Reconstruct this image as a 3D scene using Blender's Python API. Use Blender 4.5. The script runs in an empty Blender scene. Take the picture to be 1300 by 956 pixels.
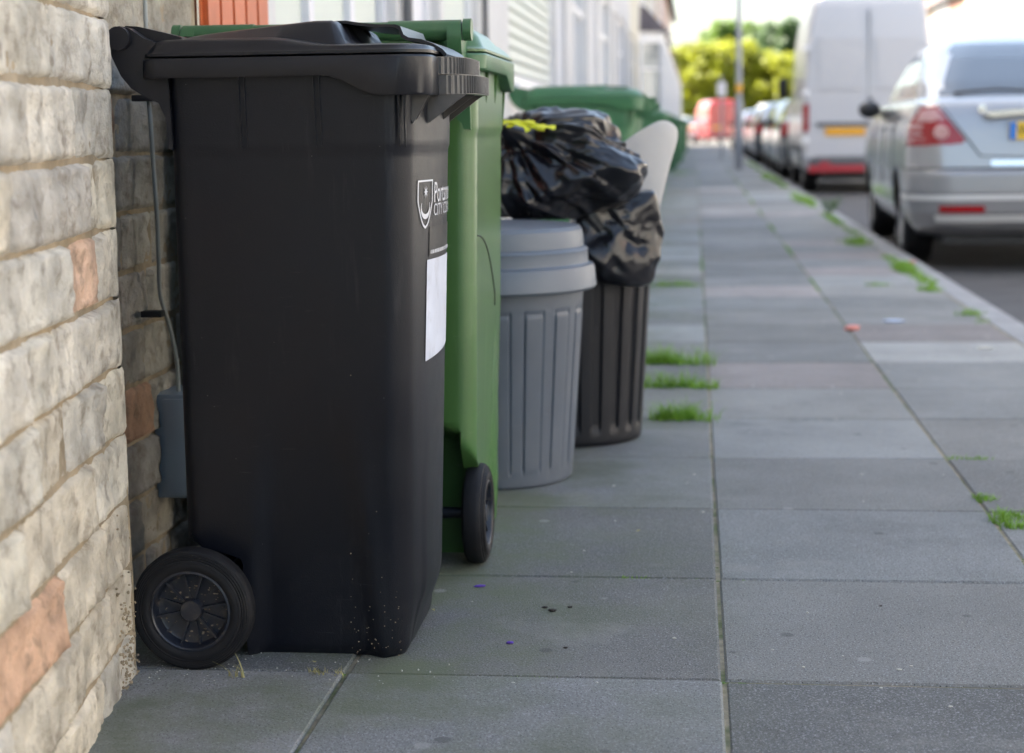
import bpy, bmesh, math, random
from math import sin, cos, pi, radians, sqrt, atan2, exp
from mathutils import Vector, Matrix, noise

C = bpy.data.collections.new('Scene'); S = bpy.context.scene
S.collection.children.link(C)
random.seed(7)

# ------------------------------------------------------------ camera / light
cam = bpy.data.cameras.new('camera'); camo = bpy.data.objects.new('camera', cam); C.objects.link(camo)
cam.sensor_width = 36; cam.lens = 2145/1300*36
cam.shift_y = -45/1300
PIT, YAW, ROL = radians(7.16), radians(6.23), radians(.85)
camo.location = (0, 0, .86)
camo.rotation_mode = 'QUATERNION'
camo.rotation_quaternion = (Matrix.Rotation(YAW, 3, 'Z') @ Matrix.Rotation(pi/2-PIT, 3, 'X') @ Matrix.Rotation(-ROL, 3, 'Z')).to_quaternion()
cam.clip_start = .05; cam.clip_end = 3000
cam.dof.use_dof = True; cam.dof.focus_distance = 2.75; cam.dof.aperture_fstop = 3.7; cam.dof.aperture_blades = 9
S.camera = camo

SUNEL = radians(50); sd = Vector((-.96, .28, 0)).normalized()
sundir = Vector((sd.x*cos(SUNEL), sd.y*cos(SUNEL), sin(SUNEL)))
W = bpy.data.worlds.new('World'); S.world = W; W.use_nodes = True
nt = W.node_tree; bg = nt.nodes['Background']
sky = nt.nodes.new('ShaderNodeTexSky'); sky.sky_type = 'NISHITA'; sky.sun_disc = False
sky.sun_elevation = SUNEL; sky.sun_rotation = atan2(sd.x, sd.y); sky.air_density = .8; sky.dust_density = 4.5; sky.ozone_density = .45
tint = nt.nodes.new('ShaderNodeMix'); tint.data_type = 'RGBA'; tint.blend_type = 'MULTIPLY'; tint.inputs[0].default_value = 1; tint.inputs[7].default_value = (1.0, 1.02, .93, 1)
nt.links.new(sky.outputs[0], tint.inputs[6]); nt.links.new(tint.outputs[2], bg.inputs[0]); bg.inputs[1].default_value = .14
sl = bpy.data.lights.new('sun', 'SUN'); sl.energy = 5.0; sl.angle = radians(.5); sl.color = (1, .93, .82)
so = bpy.data.objects.new('sun', sl); C.objects.link(so); so.rotation_mode = 'QUATERNION'
so.rotation_quaternion = sundir.to_track_quat('Z', 'Y')
S.view_settings.view_transform = 'Standard'; S.view_settings.look = 'None'
S.view_settings.gamma = 1; S.view_settings.exposure = 2.4

# ------------------------------------------------------------ materials
def ramp(n, pts):
    cr = n.color_ramp
    while len(cr.elements) < len(pts): cr.elements.new(.5)
    for e, (p, c) in zip(cr.elements, pts):
        e.position = p; e.color = (*c, 1) if len(c) == 3 else c
def mat(name, col, rough=.6, var=.0, vs=3., bump=0., bs=60., metal=0., coat=0., attr=None, spec=.5, dirt=None, speck=None, coords='Object', trans=0., rvar=0., streak=None):
    m = bpy.data.materials.new(name); m.use_nodes = True; t = m.node_tree; N = t.nodes; L = t.links
    b = N['Principled BSDF']; b.inputs['Roughness'].default_value = rough; b.inputs['Metallic'].default_value = metal
    b.inputs['Coat Weight'].default_value = coat; b.inputs['Coat Roughness'].default_value = .08
    b.inputs['Specular IOR Level'].default_value = spec
    tc = N.new('ShaderNodeTexCoord').outputs[coords]
    def nz(scale, det=4, r=.55):
        n = N.new('ShaderNodeTexNoise'); n.inputs['Scale'].default_value = scale; n.inputs['Detail'].default_value = det
        n.inputs['Roughness'].default_value = r; L.new(tc, n.inputs['Vector']); return n.outputs['Fac']
    def mix(f, a, c, mode='MIX'):
        x = N.new('ShaderNodeMix'); x.data_type = 'RGBA'; x.blend_type = mode
        if isinstance(f, float): x.inputs[0].default_value = f
        else: L.new(f, x.inputs[0])
        for i, v in ((6, a), (7, c)):
            if isinstance(v, tuple): x.inputs[i].default_value = (*v, 1)
            else: L.new(v, x.inputs[i])
        return x.outputs[2]
    def mr(v, a, c, d=0., e=1.):
        x = N.new('ShaderNodeMapRange'); L.new(v, x.inputs[0]); x.inputs[1].default_value = a; x.inputs[2].default_value = c
        x.inputs[3].default_value = d; x.inputs[4].default_value = e; return x.outputs[0]
    c = tuple(col)
    if attr:
        a = N.new('ShaderNodeAttribute'); a.attribute_name = attr; c = mix(1., a.outputs['Color'], c, 'MULTIPLY')
    if var:
        v = mr(nz(vs, 6), .3, .7, 1-var, 1+var); x = N.new('ShaderNodeCombineColor')
        for i in range(3): L.new(v, x.inputs[i])
        c = mix(1., c, x.outputs[0], 'MULTIPLY')
    if dirt:   # (colour, scale, lo, hi, amount)
        c = mix(mr(nz(dirt[1], 5, .65), dirt[2], dirt[3], 0, dirt[4]), c, dirt[0])
    if streak:  # (colour, amount): pale drips and rubbed scuffs running down
        mp = N.new('ShaderNodeMapping'); L.new(tc, mp.inputs[0]); mp.inputs['Scale'].default_value = (1, 1, .07)
        n = N.new('ShaderNodeTexNoise'); n.inputs['Scale'].default_value = 38; n.inputs['Detail'].default_value = 5; n.inputs['Roughness'].default_value = .7; L.new(mp.outputs[0], n.inputs['Vector'])
        f1 = mr(n.outputs['Fac'], .58, .74); f2 = mr(nz(4, 3), .42, .62)
        mm = N.new('ShaderNodeMath'); mm.operation = 'MULTIPLY'; L.new(f1, mm.inputs[0]); L.new(f2, mm.inputs[1])
        m2 = N.new('ShaderNodeMath'); m2.operation = 'MULTIPLY'; L.new(mm.outputs[0], m2.inputs[0]); m2.inputs[1].default_value = streak[1]
        c = mix(m2.outputs[0], c, streak[0])
        mp2 = N.new('ShaderNodeMapping'); L.new(tc, mp2.inputs[0]); mp2.inputs['Scale'].default_value = (.12, .12, 1); mp2.inputs['Rotation'].default_value = (.3, .5, .2)
        n3 = N.new('ShaderNodeTexNoise'); n3.inputs['Scale'].default_value = 150; n3.inputs['Detail'].default_value = 2; L.new(mp2.outputs[0], n3.inputs['Vector'])
        m3 = N.new('ShaderNodeMath'); m3.operation = 'MULTIPLY'; L.new(mr(n3.outputs['Fac'], .68, .76), m3.inputs[0]); L.new(mr(nz(6, 2), .5, .65, 0, streak[1]), m3.inputs[1])
        c = mix(m3.outputs[0], c, streak[0])
    if speck:  # (colour, scale, threshold)
        vo = N.new('ShaderNodeTexVoronoi'); vo.inputs['Scale'].default_value = speck[1]; L.new(tc, vo.inputs['Vector'])
        c = mix(mr(vo.outputs['Distance'], speck[2], speck[2]*.6), c, speck[0])
    if isinstance(c, tuple): b.inputs['Base Color'].default_value = (*c, 1)
    else: L.new(c, b.inputs['Base Color'])
    if rvar: L.new(mr(nz(7, 5), .3, .7, rough-rvar, rough+rvar), b.inputs['Roughness'])
    if bump:
        bn = N.new('ShaderNodeBump'); bn.inputs['Strength'].default_value = 1; bn.inputs['Distance'].default_value = bump
        L.new(nz(bs, 5, .6), bn.inputs['Height']); L.new(bn.outputs[0], b.inputs['Normal'])
    if trans:
        tr = N.new('ShaderNodeBsdfTranslucent'); ms = N.new('ShaderNodeMixShader'); ms.inputs[0].default_value = trans
        if isinstance(c, tuple): tr.inputs[0].default_value = (*c, 1)
        else: L.new(c, tr.inputs[0])
        L.new(b.outputs[0], ms.inputs[1]); L.new(tr.outputs[0], ms.inputs[2]); L.new(ms.outputs[0], N['Material Output'].inputs[0])
    return m
def mossy(m):
    """damp green growth on the strip of paving next to the house fronts"""
    t = m.node_tree; N = t.nodes; L = t.links; b = N['Principled BSDF']; src = b.inputs['Base Color'].links[0].from_socket
    tc = N.new('ShaderNodeTexCoord'); sp = N.new('ShaderNodeSeparateXYZ'); L.new(tc.outputs['Object'], sp.inputs[0])
    a = N.new('ShaderNodeMapRange'); L.new(sp.outputs[0], a.inputs[0]); a.inputs[1].default_value = .15; a.inputs[2].default_value = -.4
    n = N.new('ShaderNodeTexNoise'); n.inputs['Scale'].default_value = 3.2; n.inputs['Detail'].default_value = 7; n.inputs['Roughness'].default_value = .65; L.new(tc.outputs['Object'], n.inputs['Vector'])
    r = N.new('ShaderNodeMapRange'); L.new(n.outputs['Fac'], r.inputs[0]); r.inputs[1].default_value = .40; r.inputs[2].default_value = .62; r.inputs[4].default_value = .85
    mu = N.new('ShaderNodeMath'); mu.operation = 'MULTIPLY'; L.new(a.outputs[0], mu.inputs[0]); L.new(r.outputs[0], mu.inputs[1])
    x = N.new('ShaderNodeMix'); x.data_type = 'RGBA'; L.new(mu.outputs[0], x.inputs[0]); L.new(src, x.inputs[6]); x.inputs[7].default_value = (.115, .135, .075, 1)
    L.new(x.outputs[2], b.inputs['Base Color'])
def stains(m):
    """old gum spots, dark drips and hairline cracks of the slabs"""
    t = m.node_tree; N = t.nodes; L = t.links; b = N['Principled BSDF']; src = b.inputs['Base Color'].links[0].from_socket
    tc = N.new('ShaderNodeTexCoord').outputs['Object']
    def layer(src, tex_out, lo, hi, amt, col):
        r = N.new('ShaderNodeMapRange'); L.new(tex_out, r.inputs[0]); r.inputs[1].default_value = lo; r.inputs[2].default_value = hi; r.inputs[4].default_value = amt
        x = N.new('ShaderNodeMix'); x.data_type = 'RGBA'; L.new(r.outputs[0], x.inputs[0]); L.new(src, x.inputs[6]); x.inputs[7].default_value = (*col, 1); return x.outputs[2]
    def noi(sc, det, rgh=.6):
        n = N.new('ShaderNodeTexNoise'); n.inputs['Scale'].default_value = sc; n.inputs['Detail'].default_value = det; n.inputs['Roughness'].default_value = rgh; L.new(tc, n.inputs['Vector']); return n.outputs['Fac']
    vo = N.new('ShaderNodeTexVoronoi'); vo.inputs['Scale'].default_value = 5.5; vo.inputs['Randomness'].default_value = 1; L.new(tc, vo.inputs['Vector'])
    c = layer(src, vo.outputs['Distance'], .075, .055, .55, (.055, .055, .06))
    vo = N.new('ShaderNodeTexVoronoi'); vo.inputs['Scale'].default_value = 4.1; L.new(tc, vo.inputs['Vector'])
    c = layer(c, vo.outputs['Distance'], .06, .04, .5, (.33, .33, .32))
    c = layer(c, noi(1.6, 8, .7), .56, .72, .55, (.075, .075, .08))
    c = layer(c, noi(2.4, 8, .7), .58, .74, .5, (.30, .29, .27))
    L.new(c, b.inputs['Base Color'])
def brickmat(name, c1, c2, mortar):
    m = mat(name, c1, .85); t = m.node_tree; N = t.nodes; L = t.links
    tc = N.new('ShaderNodeTexCoord'); sp = N.new('ShaderNodeSeparateXYZ'); cb = N.new('ShaderNodeCombineXYZ')
    L.new(tc.outputs['Object'], sp.inputs[0]); L.new(sp.outputs[1], cb.inputs[0]); L.new(sp.outputs[2], cb.inputs[1])
    br = N.new('ShaderNodeTexBrick'); L.new(cb.outputs[0], br.inputs[0]); br.inputs['Scale'].default_value = 1
    br.inputs['Brick Width'].default_value = .225; br.inputs['Row Height'].default_value = .075; br.inputs['Mortar Size'].default_value = .008
    br.inputs[1].default_value = (*c1, 1); br.inputs[2].default_value = (*c2, 1); br.inputs[3].default_value = (*mortar, 1)
    L.new(br.outputs[0], N['Principled BSDF'].inputs['Base Color']); return m

M = {}
M['bin_black'] = mat('black_plastic', (.0055, .0065, .011), .34, var=.12, vs=5, bump=.0004, bs=420, spec=.34, dirt=((.012, .013, .017), 3.2, .5, .75, .6), streak=((.045, .046, .052), .55), speck=((.2, .19, .18), 34, .028), rvar=.07)
M['bin_black2'] = mat('black_plastic_rim', (.010, .010, .0135), .34, var=.15, vs=9, bump=.0003, bs=500, spec=.38, dirt=((.03, .029, .032), 6, .5, .8, .4))
M['comb'] = mat('lightened_black_plastic', (.075, .07, .068), .32, var=.2, vs=30)  # black plastic with its bright reflection painted in as a paler base colour
M['bin_green'] = mat('green_plastic', (.058, .138, .036), .28, var=.12, vs=5, bump=.0003, bs=300, dirt=((.09, .20, .07), 3, .5, .8, .4), streak=((.17, .25, .13), .6), speck=((.35, .33, .25), 22, .035))
M['bin_green2'] = mat('green_plastic_rim', (.055, .145, .06), .38, var=.15, vs=7, bump=.0003, bs=300, dirt=((.15, .22, .12), 5, .5, .8, .4))
M['bin_green3'] = mat('mid_green_plastic', (.045, .150, .062), .42, var=.1, vs=5)
M['tyre'] = mat('tyre_rubber', (.008, .008, .010), .65, var=.2, vs=30, spec=.3, bump=.0003, bs=300, dirt=((.035, .032, .03), 20, .55, .8, .5), speck=((.3, .27, .22), 90, .04))
M['rimp'] = mat('wheel_plastic', (.012, .015, .024), .38, var=.2, vs=30, dirt=((.1, .08, .06), 40, .55, .7, .5))
M['grey_bin'] = mat('grey_plastic', (.085, .10, .125), .45, var=.12, vs=5, streak=((.17, .17, .17), .5), bump=.0004, bs=350, dirt=((.15, .15, .15), 4, .5, .8, .4))
M['grey_lid'] = mat('grey_lid_plastic', (.12, .14, .17), .42, var=.08, vs=5, bump=.0004, bs=300)
M['black_bin'] = mat('charcoal_plastic', (.012, .012, .015), .48, spec=.35, var=.15, vs=6, bump=.0004, bs=300, dirt=((.035, .03, .028), 9, .55, .8, .5))
M['bag'] = mat('bin_bag_plastic', (.006, .006, .009), .28, bump=.0004, bs=9, spec=.5, coat=.0)
M['yellow'] = mat('yellow_ribbon', (.75, .78, .02), .4, trans=.25)
M['board'] = mat('offwhite_board', (.52, .50, .48), .6, var=.06, vs=8, speck=((.25, .2, .15), 40, .05))
M['white'] = mat('white_print', (.62, .63, .67), .45, var=.03, vs=20)
M['sticker'] = mat('paper_sticker', (.60, .63, .72), .4, var=.08, vs=14, dirt=((.36, .36, .38), 16, .55, .75, .6))
M['blk'] = mat('black_print', (.012, .012, .012), .35)
M['slab'] = mat('concrete_slab', (1, 1, 1), .85, var=.17, vs=2.6, bump=.0022, bs=240, attr='tone', dirt=((.46, .47, .50), 300, .54, .66, .62), speck=((.03, .032, .035), 190, .26))
mossy(M['slab']); stains(M['slab'])
M['joint'] = mat('joint_mortar', (.27, .23, .16), .95, var=.3, vs=40, bump=.003, bs=180, dirt=((.08, .11, .03), 6, .48, .62, .8))
M['kerb'] = mat('kerb_concrete', (.27, .27, .28), .85, var=.2, vs=5, bump=.001, bs=200, speck=((.1, .1, .1), 120, .2))
M['road'] = mat('asphalt', (.062, .062, .068), .85, var=.25, vs=3, bump=.004, bs=160, dirt=((.16, .16, .165), 220, .56, .66, .6))
M['road2'] = mat('worn_asphalt', (.085, .08, .075), .85, var=.2, vs=.5)
M['ground'] = mat('earth', (.12, .12, .09), .9, var=.2, vs=.2)
M['stone'] = mat('split_stone', (1, 1, 1), .9, var=.38, vs=13, bump=.0055, bs=110, attr='tone', dirt=((.16, .12, .08), 24, .52, .68, .6))
M['mortar'] = mat('sandy_mortar', (.34, .27, .18), .95, var=.25, vs=20, bump=.003, bs=120, dirt=((.16, .13, .08), 12, .5, .75, .7))
M['grass'] = mat('grass_blade', (.19, .36, .035), .55, var=.35, vs=30, trans=.35)
M['dry'] = mat('dry_grass', (.42, .38, .17), .6, var=.3, vs=30, trans=.3)
M['moss'] = mat('moss', (.09, .16, .03), .9, var=.4, vs=60, bump=.002, bs=200)
M['cable'] = mat('grey_cable', (.30, .32, .31), .5)
M['box'] = mat('grey_junction_box', (.26, .32, .38), .4, var=.1, vs=12)
M['upvc'] = mat('white_frame', (.78, .78, .80), .35, var=.03, vs=2)
M['upvc2'] = mat('greyish_frame', (.62, .63, .68), .4, var=.03, vs=2)
M['render'] = mat('cream_render', (.60, .56, .46), .85, var=.06, vs=3, bump=.002, bs=60)
M['render2'] = mat('white_render', (.62, .61, .60), .85, var=.06, vs=3, bump=.002, bs=60)
M['render3'] = mat('pinkish_render', (.55, .42, .38), .85, var=.06, vs=3)
M['orange'] = mat('terracotta_door', (.50, .11, .03), .5, var=.15, vs=12)
M['orangey'] = mat('cream_yellow_door', (.62, .52, .30), .5)
M['doorb'] = mat('blue_door', (.07, .12, .25), .4)
M['doorg'] = mat('green_door', (.07, .13, .08), .4)
M['slate'] = mat('roof_slate', (.10, .085, .09), .8, var=.3, vs=6, bump=.01, bs=10)
M['tile'] = mat('roof_tile', (.24, .12, .09), .8, var=.3, vs=6, bump=.01, bs=10)
M['brick'] = brickmat('red_brick', (.34, .13, .08), (.26, .10, .07), (.4, .36, .3))
M['brick2'] = brickmat('buff_brick', (.50, .36, .22), (.42, .29, .18), (.45, .4, .33))
M['glass'] = mat('window_glass', (.26, .29, .29), .04, spec=.8, coat=.5)
M['curtain'] = mat('pale_blind', (.62, .66, .60), .6)
M['slats'] = mat('cream_shutter', (.62, .65, .58), .5)
M['cglass'] = mat('car_glass', (.05, .07, .10), .03, spec=.5, coat=.2)
M['silver'] = mat('silver_paint', (.33, .33, .34), .30, metal=.55, coat=1, var=.03, vs=2)
M['bumper'] = mat('silver_bumper', (.27, .27, .28), .35, metal=.3, coat=.6)
M['vwhite'] = mat('van_white_paint', (.50, .50, .53), .35, coat=.5, var=.03, vs=1)
M['trim'] = mat('black_trim', (.02, .02, .022), .5)
M['gtrim'] = mat('grey_trim', (.10, .105, .115), .5)
M['chrome'] = mat('chrome_strip', (.75, .75, .77), .15, metal=.9)
M['brightstrip'] = mat('bright_strip', (.7, .7, .7), .3)
M['redl'] = mat('red_lens', (.30, .003, .006), .18, coat=.3)
M['clearl'] = mat('clear_lens', (.5, .27, .27), .15, coat=1)
M['redb'] = mat('red_bumper_step', (.38, .03, .04), .45)
M['plate'] = mat('yellow_plate', (.78, .50, .02), .35)
M['plateo'] = mat('orange_plate', (.75, .36, .02), .35)
M['platew'] = mat('white_plate', (.75, .75, .72), .35)
M['eub'] = mat('blue_band', (.01, .18, .62), .35)
M['galv'] = mat('galvanised_post', (.30, .31, .33), .5, metal=.2)
M['signw'] = mat('white_sign', (.75, .72, .75), .4)
M['signy'] = mat('orange_band', (.75, .38, .03), .5)
M['alloy'] = mat('alloy_wheel', (.35, .35, .36), .35, metal=.7)
M['bark'] = mat('bark', (.12, .09, .06), .9, var=.3, vs=8)
M['leafy'] = mat('yellow_leaf', (.27, .29, .018), .5, var=.5, vs=1.2, trans=.5)
M['leafg'] = mat('green_leaf', (.13, .21, .035), .5, var=.35, vs=1.2, trans=.4)
M['leafd'] = mat('dark_green_leaf', (.08, .14, .05), .5, var=.35, vs=1.2, trans=.35)
M['weed'] = mat('weed_leaf', (.07, .15, .05), .5, var=.3, vs=30, trans=.3)
M['purple'] = mat('purple_petal', (.10, .035, .35), .5)
M['debris'] = mat('dark_crumb', (.03, .022, .018), .8)
M['crumb'] = mat('pale_crumb', (.6, .58, .52), .8)
M['grit'] = mat('brown_grit', (.26, .2, .14), .8, var=.5, vs=200)
M['pink'] = mat('pink_wrapper', (.62, .22, .18), .4)
M['orangep'] = mat('orange_wrapper', (.6, .28, .05), .4)
M['paleblue'] = mat('pale_blue_wrapper', (.45, .52, .68), .4)
for i, c in enumerate([(.035, .04, .05), (.20, .27, .30), (.30, .31, .33), (.36, .03, .03), (.60, .60, .62), (.03, .05, .12), (.10, .11, .12), (.62, .62, .60)]):
    M['car%d' % i] = mat('car_paint_%s' % 'abcdefgh'[i], c, .3, coat=1)
M['rvan'] = mat('red_van_paint', (.32, .008, .01), .35, coat=1)

# ------------------------------------------------------------ helpers
def setp(o, label=None, cat=None, group=None, kind=None):
    if label: o['label'] = label
    if cat: o['category'] = cat
    if group: o['group'] = group
    if kind: o['kind'] = kind
    return o
def thing(name, label, cat, loc=(0, 0, 0), rz=0, group=None):
    o = bpy.data.objects.new(name, None); C.objects.link(o); o.location = loc; o.rotation_euler = (0, 0, rz)
    o.empty_display_size = .1
    return setp(o, label, cat, group)
def obj(name, bm, m, parent=None, smooth=True, angle=40):
    me = bpy.data.meshes.new(name); bmesh.ops.recalc_face_normals(bm, faces=bm.faces) if getattr(bm, '_rc', True) else None
    bm.to_mesh(me); bm.free()
    for x in (m if isinstance(m, (list, tuple)) else [m]): me.materials.append(x)
    o = bpy.data.objects.new(name, me); C.objects.link(o)
    if smooth:
        me.polygons.foreach_set('use_smooth', [True]*len(me.polygons))
        if angle: me.set_sharp_from_angle(angle=radians(angle))
    if parent: o.parent = parent
    return o
def NB(): return bmesh.new()
def box(bm, x0, x1, y0, y1, z0, z1, bev=0., mi=0):
    vs = [bm.verts.new((x, y, z)) for z in (z0, z1) for y in (y0, y1) for x in (x0, x1)]
    fs = [bm.faces.new([vs[i] for i in f]) for f in ((0, 2, 3, 1), (4, 5, 7, 6), (0, 1, 5, 4), (2, 6, 7, 3), (0, 4, 6, 2), (1, 3, 7, 5))]
    for f in fs: f.material_index = mi
    if bev:
        es = list({e for f in fs for e in f.edges})
        bmesh.ops.bevel(bm, geom=es, offset=bev, segments=2, affect='EDGES', profile=.6, clamp_overlap=True)
    return vs
def prism(bm, pts, axis, a, b, mi=0):
    """pts 2-D polygon extruded along axis from a to b. axis 'y': pts=(x,z); 'x': pts=(y,z); 'z': (x,y)"""
    def P(p, t): return {'y': (p[0], t, p[1]), 'x': (t, p[0], p[1]), 'z': (p[0], p[1], t)}[axis]
    A = [bm.verts.new(P(p, a)) for p in pts]; B = [bm.verts.new(P(p, b)) for p in pts]; n = len(pts)
    fs = [bm.faces.new(A), bm.faces.new(B[::-1])]
    for i in range(n): fs.append(bm.faces.new((A[i], B[i], B[(i+1) % n], A[(i+1) % n])))
    for f in fs: f.material_index = mi
def tube(bm, pts, r, n=10, cap=True, mi=0):
    pts = [Vector(p) for p in pts]; rings = []
    for i, p in enumerate(pts):
        d = (pts[min(i+1, len(pts)-1)]-pts[max(i-1, 0)]).normalized()
        a = d.orthogonal().normalized() if i == 0 else (a - d*a.dot(d)).normalized()
        b = d.cross(a); rr = r[i] if isinstance(r, (list, tuple)) else r
        rings.append([bm.verts.new(p+(a*cos(2*pi*k/n)+b*sin(2*pi*k/n))*rr) for k in range(n)])
    for A, B in zip(rings, rings[1:]):
        for k in range(n): bm.faces.new((A[k], A[(k+1) % n], B[(k+1) % n], B[k])).material_index = mi
    if cap: bm.faces.new(rings[0][::-1]).material_index = mi; bm.faces.new(rings[-1]).material_index = mi
def lathe(bm, prof, n=48, axis='z', o=(0, 0, 0), mi=0, fn=None, closed=False, cap=True):
    """prof [(r,h)]"""
    R = []
    for (r, h) in prof:
        ring = []
        for k in range(n):
            a = 2*pi*k/n; rr = r+(fn(a, h, r) if fn else 0)
            p = (rr*cos(a), rr*sin(a), h) if axis == 'z' else (rr*cos(a), h, rr*sin(a)) if axis == 'y' else (h, rr*cos(a), rr*sin(a))
            ring.append(bm.verts.new((p[0]+o[0], p[1]+o[1], p[2]+o[2])))
        R.append(ring)
    prs = list(zip(R, R[1:]))
    if closed: prs.append((R[-1], R[0]))
    for A, B in prs:
        for k in range(n): bm.faces.new((A[k], A[(k+1) % n], B[(k+1) % n], B[k])).material_index = mi
    if not closed and cap:
        if prof[0][0] > 1e-5: bm.faces.new(R[0]).material_index = mi
        if prof[-1][0] > 1e-5: bm.faces.new(R[-1][::-1]).material_index = mi
def rrect(x0, x1, hy, r0, r1, ns=10, nc=8):
    """rounded rectangle x0..x1, +-hy, corner radius r0 at x0, r1 at x1, constant vertex count"""
    P = []
    def arc(cx, cy, r, a0):
        for k in range(nc+1):
            a = a0+pi/2*k/nc; P.append((cx+r*cos(a), cy+r*sin(a)))
    def seg(p, q):
        for k in range(1, ns): t = k/ns; P.append((p[0]*(1-t)+q[0]*t, p[1]*(1-t)+q[1]*t))
    arc(x1-r1, hy-r1, r1, 0); seg((x1-r1, hy), (x0+r0, hy)); arc(x0+r0, hy-r0, r0, pi/2)
    seg((x0, hy-r0), (x0, -hy+r0)); arc(x0+r0, -hy+r0, r0, pi); seg((x0+r0, -hy), (x1-r1, -hy)); arc(x1-r1, -hy+r1, r1, 3*pi/2); seg((x1, -hy+r1), (x1, hy-r1))
    return P
def loft(bm, levels, cap0=True, cap1=True, mi=0):
    R = [[bm.verts.new(p) for p in L] for L in levels]; n = len(R[0])
    for A, B in zip(R, R[1:]):
        for k in range(n): bm.faces.new((A[k], A[(k+1) % n], B[(k+1) % n], B[k])).material_index = mi
    if cap0: bm.faces.new(R[0][::-1]).material_index = mi
    if cap1: bm.faces.new(R[-1]).material_index = mi
    return R
def sm(a, b, x):
    t = max(0., min(1., (x-a)/(b-a))); return t*t*(3-2*t)
def copy_tree(o, parent=None):
    c = o.copy(); C.objects.link(c)
    if parent: c.parent = parent
    for ch in list(o.children): copy_tree(ch, c)
    return c
def attr_faces(bm): return bm.loops.layers.float_color.new('tone')

# ------------------------------------------------------------ ground
WX = -1.04     # facade line
def ground():
    b = NB(); box(b, -400, 400, -300, 900, -.5, -.13); setp(obj('ground', b, M['ground']), kind='structure')
    b = NB()
    v = [b.verts.new(p) for p in ((1.3, -14, -.1), (9.0, -14, -.1), (9.0, 77, -.1), (1.3, 77, -.1))]; b.faces.new(v)
    setp(obj('road', b, M['road'], smooth=False), kind='structure')
    b = NB()
    v = [b.verts.new(p) for p in ((-60, 77, -.104), (60, 77, -.104), (60, 240, -.104), (-60, 240, -.104))]; b.faces.new(v)
    setp(obj('cross_road', b, M['road2'], smooth=False), kind='structure')
    # pavement: separate slabs over a mortar bed
    b = NB(); lay = attr_faces(b); rnd = random.Random(11)
    cols = [(-1.16, -.556), (-.556, .044), (.044, .644), (.644, 1.262)]
    y = 2.571-.6*10; rows = []
    while y < 76: rows.append(y); y += .6
    for ci, (xa, xb) in enumerate(cols):
        for ri, y0 in enumerate(rows):
            g = rnd.uniform(.0022, .004); gy = rnd.uniform(.0018, .0038)
            t = rnd.gauss(.142, .03); t = max(.10, min(.22, t))
            if xb > 0 and y0 > 4.2 and rnd.random() < .35: t *= 1.22
            if ci == 2 and ri in (11, 12, 10): t = .155+.01*(ri % 2)
            if ci == 2 and ri == 16: t = .135
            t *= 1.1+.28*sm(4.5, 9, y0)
            w = rnd.uniform(-1, 1); tc = (t*(.985+.03*w), t*1.0, t*(.985-.035*w))
            if rnd.random() < .07 and y0 > 5: tc = (t*1.18, t*1.05, t*1.02)
            far = y0 > 14
            dz = rnd.uniform(-.0015, .0015)
            z = [dz+rnd.uniform(-.0012, .0012) for _ in range(4)]
            ja = [rnd.uniform(-.0015, .0015) for _ in range(8)]
            P = [(xa+g+ja[0], y0+gy+ja[1]), (xb-g+ja[2], y0+gy+ja[3]), (xb-g+ja[4], y0+.6-gy+ja[5]), (xa+g+ja[6], y0+.6-gy+ja[7])]
            cx, cy = sum(p[0] for p in P)/4, sum(p[1] for p in P)/4
            e = .004
            def ins(p, d): return (p[0]+(d if p[0] < cx else -d), p[1]+(d if p[1] < cy else -d))
            lo = [b.verts.new((*p, -.03)) for p in P]; mid = [b.verts.new((*p, z[i]-e)) for i, p in enumerate(P)]
            top = [b.verts.new((*ins(p, e), z[i])) for i, p in enumerate(P)]
            fs = [b.faces.new(top)]
            for A, B2 in ((lo, mid), (mid, top)):
                for k in range(4): fs.append(b.faces.new((A[k], A[(k+1) % 4], B2[(k+1) % 4], B2[k])))
            for f in fs:
                for l in f.loops: l[lay] = (*tc, 1)
    setp(obj('pavement', b, M['slab'], smooth=False), kind='structure')
    b = NB(); nx, ny = 40, 1600
    v = [b.verts.new(p) for p in ((-1.3, -4, -.0038), (1.27, -4, -.0038), (1.27, 77, -.0038), (-1.3, 77, -.0038))]; b.faces.new(v)
    box(b, -1.3, 1.26, -4, 77, -.12, -.02)
    setp(obj('joint_bed', b, M['joint'], smooth=False), kind='structure')
    b = NB(); y = -4
    while y < 77:
        vs = box(b, 1.268, 1.40, y+.004, y+.906, -.125, .0, bev=.009); y += .91
    setp(obj('kerb', b, M['kerb'], smooth=False), kind='structure')
    b = NB(); box(b, 9.0, 9.13, -14, 77, -.12, 0, bev=.01); box(b, 9.13, 10.55, -14, 77, -.12, -.004)
    setp(obj('far_pavement', b, M['kerb'], smooth=False), kind='structure')
ground()

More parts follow.
